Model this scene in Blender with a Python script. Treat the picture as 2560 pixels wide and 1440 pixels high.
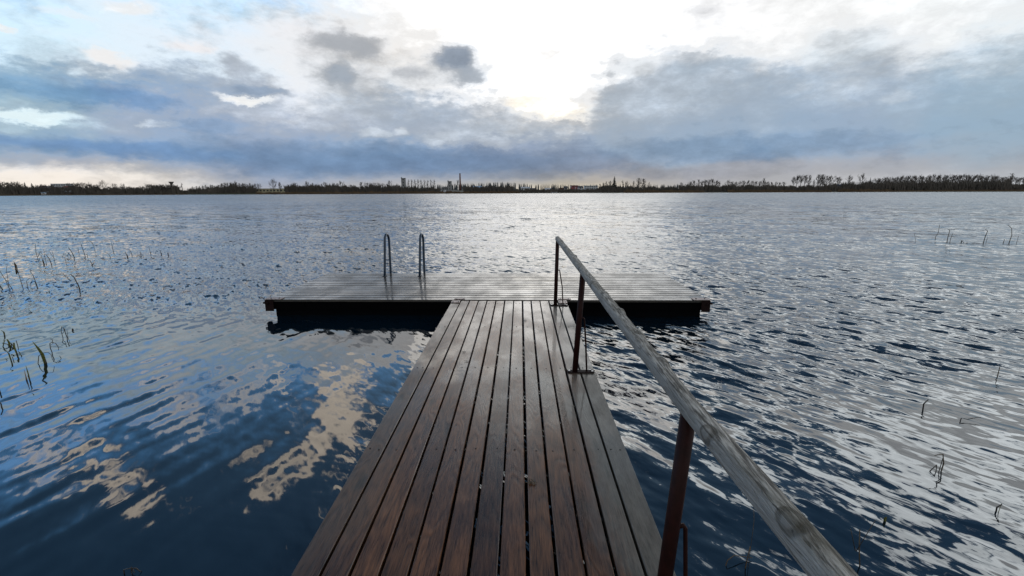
import bpy, bmesh, math, random
import numpy as np
from mathutils import Vector, Matrix

for o in list(bpy.data.objects):
    bpy.data.objects.remove(o)
sc = bpy.context.scene
COL = sc.collection
rad = math.radians

# ------------------------------------------------------------------ camera
DECK = 0.25                     # deck height above the lake, metres
EYE = DECK + 1.5
FOC = 1136.9                    # focal length for a frame 2560 wide (16 mm on full frame)
PITCH, YAW, ROLL = 0.2089, 0.0184, -0.0040
_cp, _sp = math.cos(PITCH), math.sin(PITCH)
FWD = Vector((-math.sin(YAW) * _cp, math.cos(YAW) * _cp, -_sp))
_r = Vector((math.cos(YAW), math.sin(YAW), 0)); _u = _r.cross(FWD)
RGT = _r * math.cos(ROLL) + _u * math.sin(ROLL)
UPV = _u * math.cos(ROLL) - _r * math.sin(ROLL)
cd = bpy.data.cameras.new('camera'); cam = bpy.data.objects.new('camera', cd); COL.objects.link(cam)
cd.sensor_width = 36; cd.lens = FOC / 2560 * 36
cd.clip_start = 0.05; cd.clip_end = 6000
M = Matrix((RGT, UPV, -FWD)).transposed().to_4x4(); M.translation = (0, 0, EYE)
cam.matrix_world = M
sc.camera = cam

# ------------------------------------------------------------------ sky
SUN_AZ, SUN_EL = rad(3.9), rad(15.4)
EXPOSURE = 0.0
sc.view_settings.view_transform = 'Standard'
sc.view_settings.look = 'None'
sc.view_settings.exposure = EXPOSURE
sc.view_settings.gamma = 1
sc.view_settings.use_curve_mapping = False
sc.cycles.max_bounces = 6
sc.cycles.sample_clamp_indirect = 6
sc.cycles.use_denoising = True

# the clouds' colours over the lake, low to high, as seen across 97 degrees of the sky
SKY_Y = [0, 50, 100, 150, 200, 235, 270, 300, 340, 375, 405, 430, 452, 470]
SKY_C = """
c6e3f6 cbe4f5 dcebf6 cbe3f4 c4e0f4 c2def3 d4e6f3 ffffff ffffff ffffff ffffff fdfdfd fbfafa fbfbfc f8f9fa fafafa fbfcfc f9fbfc f6f9fa f3f7f9 f0f5f8
cbe6f6 d0e7f6 d8e9f5 d3e6f4 cbe2f4 d2e4f3 e6e8ec f7f7f7 ffffff ffffff ffffff fcfcfd faf9fa fcfcfc eeeff2 fbfbfb fcfcfc fafbfb f8f9fa f3f6f8 eff4f7
cde7f6 d3e9f6 d8eaf5 dbe8f3 dde7f1 e3e6ec ecebed d0d2d5 f5efe8 ffffff ffffff ffffff fdfdfd fcfcfd f6f7f8 f8f8f8 f0f3f5 e3e7eb f3f4f4 eaf0f3 dfe7ec
c5dff0 cfe3f0 e3e8ee d5e3ee d0deea d9e6f0 f3f3f4 c3c7cc e8e4df c4cbd3 ffffff ffffff fcfcfc cdd3da c0cad5 f0f1f2 dfe2e5 d0d6dc e6e8ea cfd8e0 bccddb
86aecb 9bb9d2 9db6ce a3b9d0 b5c3d4 c3cbd7 f2f2f3 b6bfc9 f0f0f0 c5ccd4 ffffff ffffff c8cdd3 c9d0d8 bcc9d6 b9c6d4 b9c8d8 c9d3dd b5c6d6 b2c5d6 adc3d5
74a0c2 7da4c5 7598bf 84a5c8 a3b6cf a2b2c6 dfe2e6 b9c2cc e0e2e5 fbfbfb ffffff ffffff bcc5ce ccd3db bfcbd7 b8c6d7 a9bfd6 b7c6d8 a0bad2 a5bed3 9dbad0
a8cbe0 98b8d2 9fb2cb a9b9d0 c3cedd d5dce6 cdd4df b8c4d2 bcc8d6 c8ced7 e6e6e5 fff7e8 cfd3d8 b9c4d1 a9bbd0 a5b9d0 9bb4d0 a4b8d0 93b1cd 98b4cc 92b0c9
d9eef5 c9e2ee a9bbd1 b7c3d6 98adca adbbd1 bac5d6 c0cad8 b0c2d8 b7c4d4 cbd0d6 dadada bfc7d1 aabacd 99afc8 94adc8 8aa9c9 93accb 88a9c8 8cacc7 8aaac4
86abc9 86a9c9 92adcb a8b9d2 8aa7c8 a0b3ce 9cb1cf b4c3d8 b9c5d6 bac6d5 bcc7d4 c2ccd8 aab9cb 8ea5c1 7d9cbc 7b9cbe 7fa1c5 8aa6c4 86a5c3 8aa7c1 8ea9bf
8aa9c8 7f9fc3 7a9ac0 7496bd 7c9bc1 809dc3 84a3c7 7fa1c5 7c9dc0 8399bb 8899b3 8a9cb5 8299b5 7391b1 6d8fb0 7696b6 839dbb 95a5bb 9ba9bc 9babbd a1afbf
c5c9d0 b3b9c6 c8cad0 b9bfca 7b9abf 7f99bd 7597be 7494bb 7291b7 768fb2 7f91ad 8292ab 8494ac 8998ac a4a9b4 a2a8b5 a9adb8 aeb2bc b0b4bd b1b6be b3b9c1
ece3d8 efe6dc efe8df e6e1da b0b5c2 849bbb 7a96b8 7d95b4 788faf 7d8fa8 8491a5 8b95a7 9399a9 989da9 a0a3ad a9abb3 b3b5bb babbc0 b8bbc2 b8bdc4 bcc1c8
f3e9dc f2e7da ede4da ebe4dc d8d8da 98a6bd 8fa0bb b9bcc4 bdbec3 a5abb6 a0a6b2 b9b4ac c9bfb0 a9a9ae adaeb4 b3b4b9 c4c5c8 cccdd1 c9cbd0 c6cad0 c9ced4
f0e6d8 eee3d6 ebe2d8 e8e0d8 d5d3d2 b0b4c0 b5b7c0 c8c8cb c8c7c9 d0cbc2 e6d9c0 eadcc2 e5d8c4 d2cbc2 c8c5c3 c9c8c8 d0d0d2 d4d5d7 d2d4d8 d0d3d8 d0d4d9
"""
def lin(h):
    v = np.array([int(h[i:i + 2], 16) / 255 for i in (0, 2, 4)])
    return np.where(v < 0.04045, v / 12.92, ((v + 0.055) / 1.055) ** 2.4)
SKY_T = np.array([[lin(h) for h in r.split()] for r in SKY_C.strip().split('\n')])
WHITE = 1.0                      # how far the blown-out white goes beyond paper white
def sky_colour(az, el):
    d = Vector((math.sin(az) * math.cos(el), math.cos(az) * math.cos(el), math.sin(el)))
    z = max(d.dot(FWD), 0.05)
    px, py = 1280 + FOC * d.dot(RGT) / z, 720 - FOC * d.dot(UPV) / z
    ix = min(max(px / 128, 0), 19.999); i = int(ix); fx = ix - i
    py = min(max(py, 0), 470)
    j = max(k for k in range(13) if SKY_Y[k] <= py); fy = min((py - SKY_Y[j]) / (SKY_Y[j + 1] - SKY_Y[j]), 1)
    c = (SKY_T[j, i] * (1 - fx) + SKY_T[j, i + 1] * fx) * (1 - fy) + (SKY_T[j + 1, i] * (1 - fx) + SKY_T[j + 1, i + 1] * fx) * fy
    L = c @ (0.21, 0.72, 0.07)
    up = min(max((720 - FOC * d.dot(UPV) / z) / -170, 0), 1) * min(max((-math.degrees(az) - 12) / 14, 0), 1)
    c = c * (1 - up) + np.array((.34, .82, 1.6)) * up    # deeper blue above the thin cloud on the left
    sd = math.acos(max(-1, min(1, d.dot(Vector((math.sin(SUN_AZ) * math.cos(SUN_EL), math.cos(SUN_AZ) * math.cos(SUN_EL), math.sin(SUN_EL)))))))
    if el < rad(9): c = (c * 0.90 + L * 0.10) * 0.96      # the low bank is slate grey
    w = (1 - up) * min(max((L - 0.78) / 0.22, 0), 1) ** 1.5
    return c * (1 + w * (WHITE - 1) + w * 0.8 * math.exp(-(sd / 0.21) ** 2))
def lerp(a, b, t): return a + (b - a) * min(max(t, 0), 1)
def high_cover(az, el):          # how much broken cloud hangs above the picture's top, 0..1
    a, e = math.degrees(az), math.degrees(el)
    edge = lerp(36, 32, (a + 40) / 28) if a < -5 else lerp(27, 36, (a - 5) / 40)
    c = lerp(0.08, 0.46, (a + 40) / 12) if a < -8 else lerp(0.46, 0.70, (a + 8) / 14)
    return c * lerp(1, 0.0, (e - edge + 3) / 7)

w = bpy.data.worlds.new('World'); sc.world = w; w.use_nodes = True
nt = w.node_tree; N, Lk = nt.nodes, nt.links
for n in list(N): N.remove(n)
def math_node(nt, op, a, b=None, c=None, clamp=False):
    n = nt.nodes.new('ShaderNodeMath'); n.operation = op; n.use_clamp = clamp
    for i, v in enumerate((a, b, c)):
        if v is None: continue
        if isinstance(v, (int, float)): n.inputs[i].default_value = v
        else: nt.links.new(v, n.inputs[i])
    return n.outputs[0]
def mix_col(nt, f, a, b, mode='MIX'):
    n = nt.nodes.new('ShaderNodeMix'); n.data_type = 'RGBA'; n.blend_type = mode; n.clamp_result = False
    for i, v in ((0, f), (6, a), (7, b)):
        if isinstance(v, (int, float)): n.inputs[i].default_value = v
        elif isinstance(v, (tuple, list)): n.inputs[i].default_value = (*v[:3], 1)
        else: nt.links.new(v, n.inputs[i])
    return n.outputs[2]
def map_range(nt, v, a, b, c=0.0, d=1.0, smooth=False):
    n = nt.nodes.new('ShaderNodeMapRange'); n.interpolation_type = 'SMOOTHSTEP' if smooth else 'LINEAR'
    nt.links.new(v, n.inputs[0])
    for i, x in enumerate((a, b, c, d)): n.inputs[i + 1].default_value = x
    return n.outputs[0]
def noise(nt, vec, scale, detail=4, rough=0.55, dist=0.0, dims='3D'):
    n = nt.nodes.new('ShaderNodeTexNoise'); n.noise_dimensions = dims
    if vec is not None: nt.links.new(vec, n.inputs['Vector'])
    n.inputs['Scale'].default_value = scale; n.inputs['Detail'].default_value = detail
    n.inputs['Roughness'].default_value = rough; n.inputs['Distortion'].default_value = dist
    return n
def mapping(nt, vec, scale=(1, 1, 1), loc=(0, 0, 0), rot=(0, 0, 0)):
    n = nt.nodes.new('ShaderNodeMapping'); nt.links.new(vec, n.inputs[0])
    n.inputs['Scale'].default_value = scale; n.inputs['Location'].default_value = loc; n.inputs['Rotation'].default_value = rot
    return n.outputs[0]

tc = N.new('ShaderNodeTexCoord')
sep = N.new('ShaderNodeSeparateXYZ'); Lk.new(tc.outputs['Generated'], sep.inputs[0])
az0 = math_node(nt, 'ARCTAN2', sep.outputs[0], sep.outputs[1])
el0 = math_node(nt, 'ARCSINE', sep.outputs[2])
cv = mapping(nt, tc.outputs['Generated'], (1, 1, 2.6))
warp = noise(nt, cv, 7.0, 7, 0.60)
ws = N.new('ShaderNodeSeparateColor'); Lk.new(warp.outputs['Color'], ws.inputs[0])
low = map_range(nt, el0, rad(0.5), rad(9), 0.12, 1.0)
az = math_node(nt, 'ADD', az0, math_node(nt, 'MULTIPLY', math_node(nt, 'SUBTRACT', ws.outputs[0], 0.5), rad(10)))
el = math_node(nt, 'ADD', el0, math_node(nt, 'MULTIPLY', math_node(nt, 'MULTIPLY', math_node(nt, 'SUBTRACT', ws.outputs[1], 0.5), rad(6.5)), low))
fw = noise(nt, mapping(nt, tc.outputs['Generated'], (1, 1, 2.2), (6.6, 1.2, 3.3)), 26.0, 6, 0.62)
fws = N.new('ShaderNodeSeparateColor'); Lk.new(fw.outputs['Color'], fws.inputs[0])
az = math_node(nt, 'ADD', az, math_node(nt, 'MULTIPLY', math_node(nt, 'SUBTRACT', fws.outputs[0], 0.5), rad(5.5)))
el = math_node(nt, 'ADD', el, math_node(nt, 'MULTIPLY', math_node(nt, 'MULTIPLY', math_node(nt, 'SUBTRACT', fws.outputs[1], 0.5), rad(5.0)), low))
azf = map_range(nt, az, rad(-60), rad(60))
ROWS = [0, 0.9, 1.8, 2.8, 4, 5.2, 6.5, 8, 9.5, 11, 12.5, 14, 15.5, 17.5, 20, 23, 26, 29, 33, 38, 50]
colour, cover = None, None
for k, e in enumerate(ROWS):
    rp = N.new('ShaderNodeValToRGB'); cr = rp.color_ramp; Lk.new(azf, rp.inputs[0])
    for s in range(25):
        a = -60 + 5 * s
        el_ = cr.elements[0] if s == 0 else (cr.elements[1] if s == 1 else cr.elements.new(s / 24))
        el_.position = s / 24
    for s in range(25):
        a = rad(-60 + 5 * s)
        if e <= 20:
            c = sky_colour(a, rad(e)); al = 1.0
        else:
            warmth = lerp(0, 1, (math.degrees(a) + 12) / 25)
            c = (np.array((1.9, 1.66, 1.38)) * (1 - warmth) + np.array((2.9, 3.1, 3.2)) * warmth) * lerp(1.0, 0.85, (e - 20) / 15); al = high_cover(a, rad(e))
        cr.elements[s].color = (*[float(x) for x in c], al)
    if colour is None: colour, cover = rp.outputs[0], rp.outputs[1]
    else:
        f = map_range(nt, el, rad(ROWS[k - 1]), rad(e))
        colour = mix_col(nt, f, colour, rp.outputs[0])
        m = N.new('ShaderNodeMix'); Lk.new(f, m.inputs[0]); Lk.new(cover, m.inputs[2]); Lk.new(rp.outputs[1], m.inputs[3])
        cover = m.outputs[0]
fine = noise(nt, mapping(nt, tc.outputs['Generated'], (1, 1, 2.4), (3.1, 0.4, 7.7)), 9.0, 9, 0.62)
# single puffs and gaps of cloud: where, half-size, colour, strength
PUFFS = [(1138, 148, 62, 36, '8793a3', .95), (1172, 192, 42, 24, 'a3adb9', .8), (868, 112, 95, 30, 'aeb3ba', .9), (855, 185, 32, 32, '9ea9b6', .85), (1020, 178, 40, 18, 'c4c8ce', .8), (1370, 135, 26, 16, 'e2e0de', .8),
         (62, 288, 125, 15, 'e2f3f8', 1), (618, 250, 65, 10, 'f6f6f4', .9), (390, 306, 48, 10, 'dfe8f1', .8), (930, 335, 46, 12, 'cbd5e0', .8), (1000, 330, 24, 11, 'd0d9e3', .8), (1110, 346, 66, 17, 'c8d2de', .8), (1235, 352, 56, 15, 'c6cfda', .7), (800, 312, 60, 14, 'c6d0de', .7),
         (275, 147, 62, 14, 'f1efee', .9), (330, 18, 64, 20, 'f3f4f5', .8), (165, 35, 70, 10, 'e8f0f5', .6), (480, 112, 60, 18, 'ece9ea', .8), (25, 73, 26, 12, 'efefee', .7), (305, 238, 170, 26, '6d92bc', .8), (110, 225, 160, 28, '7ba3c6', .6), (655, 230, 80, 12, '8fa2ba', .8), (585, 165, 40, 26, 'b4bdca', .7), (505, 312, 120, 15, '86a1c2', .7),
         (90, 362, 260, 16, '7a9bc1', .6), (330, 375, 260, 15, '7192bb', .7), (1750, 30, 36, 18, 'dcdde0', .7), (1600, 165, 70, 20, 'd3d8dd', .7), (1780, 165, 100, 18, 'b3c2d1', .7), (2120, 95, 90, 22, 'cfd6dc', .7), (2240, 238, 34, 16, 'cbd3da', .35), (1465, 250, 34, 26, 'dcdad8', .6), (700, 60, 70, 30, 'ecedf0', .6), (1330, 255, 70, 14, 'fff6e6', .8)]
def az_el(px, py):
    d = (FWD * FOC + RGT * (px - 1280) - UPV * (py - 720)).normalized()
    return math.atan2(d.x, d.y), math.asin(d.z)
pw = noise(nt, mapping(nt, tc.outputs['Generated'], (1, 1, 1.8), (9.1, 2.4, 4.7)), 15.0, 7, 0.62)
pws = N.new('ShaderNodeSeparateColor'); Lk.new(pw.outputs['Color'], pws.inputs[0])
paz = math_node(nt, 'ADD', az0, math_node(nt, 'MULTIPLY', math_node(nt, 'SUBTRACT', pws.outputs[0], 0.5), rad(5)))
pel = math_node(nt, 'ADD', el0, math_node(nt, 'MULTIPLY', math_node(nt, 'SUBTRACT', pws.outputs[1], 0.5), rad(3)))
BANKS = [(1700, 290, 265, 140, 'b0c0d1', .5, .10), (2470, 260, 330, 165, 'aac0d2', .5, .2), (2080, 280, 250, 140, 'b2c3d5', .5, .2), (2110, 130, 130, 40, 'cdd6dd', .6, .3), (1000, 400, 420, 40, '6f88a8', .5, .3), (1850, 372, 420, 34, '6f8cac', .5, .35), (250, 372, 420, 26, '7494b8', .45, .35)]
for px, py, rx, ry, hx, stg, soft in [(*b, s_) for b, s_ in zip([q[:6] for q in BANKS], [q[6] for q in BANKS])] + [(*q, .5) for q in PUFFS]:
    a, e = az_el(px, py); a1, _ = az_el(px + rx, py); _, e1 = az_el(px, py - ry)
    dx = math_node(nt, 'MULTIPLY', math_node(nt, 'SUBTRACT', paz, a), 1 / (a1 - a)); dy = math_node(nt, 'MULTIPLY', math_node(nt, 'SUBTRACT', pel, e), 1 / (e1 - e))
    q = math_node(nt, 'SQRT', math_node(nt, 'ADD', math_node(nt, 'MULTIPLY', dx, dx), math_node(nt, 'MULTIPLY', dy, dy)))
    colour = mix_col(nt, map_range(nt, q, .95 + soft, .95 - soft, 0, stg, True), colour, tuple(float(v) for v in lin(hx)))
shade = map_range(nt, fine.outputs['Fac'], 0.3, 0.7, 0.84, 1.13)
sh = N.new('ShaderNodeCombineColor'); [Lk.new(shade, sh.inputs[i]) for i in range(3)]
colour = mix_col(nt, 1.0, colour, sh.outputs[0], 'MULTIPLY')
wisp = noise(nt, mapping(nt, tc.outputs['Generated'], (1, 1, 2.0), (8.8, 3.4, 1.1)), 30.0, 8, 0.66, 0.4)
wv = map_range(nt, wisp.outputs['Fac'], 0.35, 0.65, 0.935, 1.065)
wc = N.new('ShaderNodeCombineColor'); [Lk.new(wv, wc.inputs[i]) for i in range(3)]
colour = mix_col(nt, 1.0, colour, wc.outputs[0], 'MULTIPLY')
# crisper cloud edges: light parts lighter, dark parts darker about the middle
bw = N.new('ShaderNodeRGBToBW'); Lk.new(colour, bw.inputs[0])
crisp = math_node(nt, 'SUBTRACT', map_range(nt, bw.outputs[0], .42, .86, 0, 1, True), map_range(nt, bw.outputs[0], .42, .86))
cf = math_node(nt, 'MULTIPLY_ADD', crisp, 1.05, 1.0)
cfc = N.new('ShaderNodeCombineColor'); [Lk.new(cf, cfc.inputs[i]) for i in range(3)]
colour = mix_col(nt, 1.0, colour, cfc.outputs[0], 'MULTIPLY')
patch = noise(nt, mapping(nt, tc.outputs['Generated'], (1, 1, 1.5), (1.7, 5.2, 2.2)), 8.0, 8, 0.56)
gap = math_node(nt, 'MULTIPLY', math_node(nt, 'SUBTRACT', 1.0, cover), 6.0, clamp=True)
cov = math_node(nt, 'ADD', cover, math_node(nt, 'MULTIPLY', math_node(nt, 'MULTIPLY', math_node(nt, 'SUBTRACT', patch.outputs['Fac'], 0.5), 3.6), gap))
cov = map_range(nt, cov, 0.46, 0.74, 0, 1, True)
front = map_range(nt, math_node(nt, 'ABSOLUTE', az0), rad(75), rad(125), 1, 0, True)
cov = math_node(nt, 'MULTIPLY', cov, front)
sky = N.new('ShaderNodeTexSky'); sky.sky_type = 'NISHITA'; sky.sun_disc = False
sky.sun_elevation = SUN_EL; sky.sun_rotation = SUN_AZ; sky.air_density = 1.0; sky.dust_density = 0.6; sky.ozone_density = 2.0
BG = 0.1
ten = mix_col(nt, 1.0, colour, (1 / BG,) * 3, 'MULTIPLY')
blue = mix_col(nt, 1.0, sky.outputs[0], (0.58, 0.80, 0.90), 'MULTIPLY')
pale = map_range(nt, el0, rad(15), rad(28), 1, 0, True)
hazeblue = mix_col(nt, map_range(nt, az0, rad(-22), rad(2), 0, 1, True), tuple(v / BG for v in (.32, 1.0, 2.1)), tuple(v / BG for v in (.20, .30, .44)))
blue = mix_col(nt, math_node(nt, 'MULTIPLY', math_node(nt, 'MULTIPLY', pale, .85), front), blue, hazeblue)
total = mix_col(nt, cov, blue, ten)
# unseen broken grey-white cloud behind the viewer, added to brighten the near sides
back = math_node(nt, 'MULTIPLY', map_range(nt, sep.outputs[1], 0.15, -0.45, 0, 1, True), map_range(nt, patch.outputs['Fac'], 0.38, 0.58, 0.25, 1, True))
total = mix_col(nt, back, total, tuple(v / BG for v in (.62, .61, .60)))
bg = N.new('ShaderNodeBackground'); Lk.new(total, bg.inputs[0]); bg.inputs[1].default_value = BG
wo = N.new('ShaderNodeOutputWorld'); Lk.new(bg.outputs[0], wo.inputs[0])

sl = bpy.data.lights.new('sun', 'SUN'); sl.energy = 0.2; sl.angle = rad(34); sl.color = (1, 0.93, 0.82)
so = bpy.data.objects.new('sun', sl); COL.objects.link(so)
so.rotation_euler = Vector((-math.sin(SUN_AZ) * math.cos(SUN_EL), -math.cos(SUN_AZ) * math.cos(SUN_EL), -math.sin(SUN_EL))).to_track_quat('-Z', 'Y').to_euler()

# ------------------------------------------------------------------ helpers
def tag(o, label=None, cat=None, group=None, kind=None):
    for k, v in (('label', label), ('category', cat), ('group', group), ('kind', kind)):
        if v: o[k] = v
    return o
def empty(name, loc=(0, 0, 0), rz=0, label=None, cat=None, group=None):
    o = bpy.data.objects.new(name, None); COL.objects.link(o)
    o.location = loc; o.rotation_euler = (0, 0, rz); o.empty_display_size = 0.2
    return tag(o, label, cat, group)
class MB:
    """collects shapes into one mesh"""
    def __init__(s): s.v, s.f = [], []
    def add(s, vs, fs):
        n = len(s.v); s.v += [tuple(v) for v in vs]; s.f += [tuple(i + n for i in f) for f in fs]
    def box(s, x0, x1, y0, y1, z0, z1):
        s.add([(x, y, z) for z in (z0, z1) for y in (y0, y1) for x in (x0, x1)],
              [(0, 2, 3, 1), (4, 5, 7, 6), (0, 1, 5, 4), (2, 6, 7, 3), (0, 4, 6, 2), (1, 3, 7, 5)])
    def tube(s, pts, radii, n=8, cap=True, flat=1.0):
        pts = [Vector(p) for p in pts]
        if isinstance(radii, (int, float)): radii = [radii] * len(pts)
        ref = None; base = len(s.v)
        for i, p in enumerate(pts):
            t = (pts[min(i + 1, len(pts) - 1)] - pts[max(i - 1, 0)])
            if t.length < 1e-9: t = Vector((0, 0, 1))
            t.normalize()
            if ref is None:
                ref = Vector((1, 0, 0)) if abs(t.x) < 0.8 else Vector((0, 1, 0))
            a = (ref - t * ref.dot(t)).normalized(); ref = a; b = t.cross(a)
            for k in range(n):
                an = 2 * math.pi * k / n
                s.v.append(tuple(p + a * math.cos(an) * radii[i] + b * math.sin(an) * radii[i] * flat))
        for i in range(len(pts) - 1):
            for k in range(n):
                k2 = (k + 1) % n
                s.f.append((base + i * n + k, base + i * n + k2, base + (i + 1) * n + k2, base + (i + 1) * n + k))
        if cap:
            s.f.append(tuple(base + k for k in range(n))[::-1])
            s.f.append(tuple(base + (len(pts) - 1) * n + k for k in range(n)))
    def mesh(s, name, mat, smooth=False):
        me = bpy.data.meshes.new(name); me.from_pydata(s.v, [], s.f); me.update()
        if mat: me.materials.append(mat)
        if smooth: me.polygons.foreach_set('use_smooth', [True] * len(me.polygons))
        return me
    def build(s, name, mat, parent=None, smooth=False, bevel=0):
        o = bpy.data.objects.new(name, s.mesh(name, mat, smooth)); COL.objects.link(o); o.parent = parent
        if bevel:
            b = o.modifiers.new('bevel', 'BEVEL'); b.width = bevel; b.segments = 2; b.limit_method = 'ANGLE'
        return o
def material(name, col, rough=0.7, var=0.25, scale=3.0, metal=0.0, bump=0.0, spec=0.5, dark=None, stretch=(1, 1, 1)):
    m = bpy.data.materials.new(name); m.use_nodes = True; t = m.node_tree; p = t.nodes['Principled BSDF']
    tc = t.nodes.new('ShaderNodeTexCoord'); v = mapping(t, tc.outputs['Object'], stretch)
    n = noise(t, v, scale, 6, 0.6)
    f = map_range(t, n.outputs['Fac'], 0.3, 0.7)
    lo = dark or tuple(c * (1 - var) for c in col); hi = col if dark else tuple(min(1, c * (1 + var)) for c in col)
    t.links.new(mix_col(t, f, lo, hi), p.inputs['Base Color'])
    p.inputs['Roughness'].default_value = rough; p.inputs['Metallic'].default_value = metal; p.inputs['Specular IOR Level'].default_value = spec
    if bump:
        b = t.nodes.new('ShaderNodeBump'); b.inputs['Strength'].default_value = 0.6; b.inputs['Distance'].default_value = bump
        t.links.new(n.outputs['Fac'], b.inputs['Height']); t.links.new(b.outputs[0], p.inputs['Normal'])
    return m

# ------------------------------------------------------------------ the lake
rng = np.random.default_rng(7)
def sig(v): return 1 / (1 + np.exp(-np.clip(v, -40, 40)))
def waves(n, lmin, lmax, main, spread, slope):
    lam = np.exp(rng.uniform(math.log(lmin), math.log(lmax), n))
    th = math.atan2(main[1], main[0]) + rng.normal(0, spread, n)
    return lam, np.cos(th), np.sin(th), rng.uniform(0, 6.28, n), slope * math.sqrt(2 / n) * lam / (2 * math.pi)
CHOP = waves(110, 0.06, 0.50, (-0.72, -0.69), 0.50, 0.17)
SWELL = waves(36, 0.9, 5.0, (-0.35, -0.93), 0.5, 0.042)
LEE = waves(22, 0.14, 0.48, (1.0, -0.16), 0.20, 0.042)
def lee_mask(x, y):              # sheltered water left of the gangway, behind the floating dock
    return sig((-0.75 - x) / 0.25) * sig((6.9 - y + 0.25 * (x + 3)) / 0.9) * (0.35 + 0.65 * sig((x + 5.2) / 1.1))
def near_right(x, y): return sig((x - 0.5) / 0.2) * sig((2.75 - y + 0.35 * x) / 0.3)
def height(x, y, cell):
    z = np.zeros_like(x)
    L, R = lee_mask(x, y), near_right(x, y)
    for (lam, cx, cy, ph, am), g in ((CHOP, (1 - 0.95 * L) * (1 - 0.72 * R)), (SWELL, 1 - 0.75 * L), (LEE, 0.12 + 0.88 * sig((-0.6 - x) / 0.5) * sig((9 - y) / 2) * (.25 + .75 * sig((-2.2 - x) / .5)))):
        acc = np.zeros_like(x)
        for l, c, s, p, a in zip(lam, cx, cy, ph, am):
            ok = np.clip((l / cell - 2.2) / 2.0, 0, 1)
            k = 2 * math.pi / l
            t = k * (x * c + y * s) + p
            acc += ok * a * (np.sin(t) + 0.18 * np.sin(2 * t + 1.57))
        gust = 0.75 + 0.35 * np.sin(0.37 * x + 0.21 * y + 1.0) * np.sin(0.11 * x - 0.33 * y)
        z += acc * g * gust
    return z
NR, R0, R1 = 1500, 0.35, 560.0
rr = R0 * (R1 / R0) ** (np.arange(NR) / (NR - 1))
ang = np.concatenate([np.linspace(-180, -75, 22)[:-1], np.linspace(-75, -58, 45)[:-1], np.linspace(-58, 58, 640), np.linspace(58, 75, 45)[1:], np.linspace(75, 180, 22)[1:]])
ang = np.radians(ang[:-1]); NA = len(ang)
X = (rr[:, None] * np.sin(ang)[None]).ravel(); Y = (rr[:, None] * np.cos(ang)[None]).ravel()
RA = np.repeat(rr, NA)
cell = np.maximum(RA * math.log(R1 / R0) / NR, RA * np.tile(np.maximum(np.abs(np.gradient(ang)), 0.0032), NR))
Z = height(X, Y, cell)
co = np.stack([X, Y, Z], 1)
i = np.arange(NR - 1)[:, None] * NA; j = np.arange(NA)[None]; j2 = (j + 1) % NA
quads = np.stack([i + j, i + NA + j, i + NA + j2, i + j2], -1).reshape(-1, 4)[:, ::-1]
me = bpy.data.meshes.new('lake_water')
me.vertices.add(len(co)); me.vertices.foreach_set('co', co.ravel())
me.loops.add(quads.size); me.loops.foreach_set('vertex_index', quads.ravel().astype(np.int32))
me.polygons.add(len(quads)); me.polygons.foreach_set('loop_start', np.arange(0, quads.size, 4, dtype=np.int32))
me.polygons.foreach_set('use_smooth', np.ones(len(quads), dtype=bool))
me.update(calc_edges=True); me.validate()
water = bpy.data.objects.new('lake_water', me); COL.objects.link(water); tag(water, kind='structure')
m = bpy.data.materials.new('lake_water'); m.use_nodes = True; t = m.node_tree; p = t.nodes['Principled BSDF']
p.inputs['Base Color'].default_value = (0.002, 0.010, 0.018, 1)
p.inputs['Roughness'].default_value = 0.04; p.inputs['IOR'].default_value = 1.78
ge = t.nodes.new('ShaderNodeNewGeometry')
def slope_noise(scale_xy, rot, detail, amp, loc):
    v = mapping(t, ge.outputs['Position'], (1 / scale_xy[0], 1 / scale_xy[1], 1), loc, (0, 0, rot))
    v.node.vector_type = 'TEXTURE'
    n = noise(t, v, 1.0, detail, 0.6)
    s = t.nodes.new('ShaderNodeVectorMath'); s.operation = 'SUBTRACT'; t.links.new(n.outputs['Color'], s.inputs[0]); s.inputs[1].default_value = (0.5, 0.5, 0.5)
    q = t.nodes.new('ShaderNodeVectorMath'); q.operation = 'MULTIPLY'; t.links.new(s.outputs[0], q.inputs[0]); q.inputs[1].default_value = (amp[0], amp[1], 0)
    return q.outputs[0]
def vadd(a, b):
    s = t.nodes.new('ShaderNodeVectorMath'); s.operation = 'ADD'; t.links.new(a, s.inputs[0]); t.links.new(b, s.inputs[1]); return s.outputs[0]
sx = t.nodes.new('ShaderNodeSeparateXYZ'); t.links.new(ge.outputs['Position'], sx.inputs[0])
dist = math_node(t, 'SQRT', math_node(t, 'ADD', math_node(t, 'POWER', sx.outputs[0], 2), math_node(t, 'POWER', sx.outputs[1], 2)))
far = map_range(t, dist, 7, 40, 0, 1, True)
t.links.new(map_range(t, dist, 15, 150, 0.04, 0.24, True), p.inputs['Roughness'])
# ripples too small for the mesh: fine ones near by, and the chop itself where the mesh gets coarse
ripple = vadd(slope_noise((13, 3.2), 0.64, 3, (1.15, 1.15), (2, 1, 0)), slope_noise((7, 2.2), 1.0, 2, (0.80, 0.80), (7, 4, 0)))
chop = slope_noise((2.6, 0.8), 1.25, 4, (1.7, 2.0), (5, 9, 0))
def vscale(v, f):
    q = t.nodes.new('ShaderNodeVectorMath'); q.operation = 'SCALE'; t.links.new(v, q.inputs[0])
    if isinstance(f, float): q.inputs['Scale'].default_value = f
    else: t.links.new(f, q.inputs['Scale'])
    return q.outputs[0]
calm_x = map_range(t, sx.outputs[0], -0.6, -1.3, 0, 1, True)
calm_y = map_range(t, sx.outputs[1], 8.0, 5.6, 0, 1, True)
calm = math_node(t, 'MULTIPLY', calm_x, calm_y)
near_x = map_range(t, sx.outputs[0], 0.3, 0.7, 0, 1, True)
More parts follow.
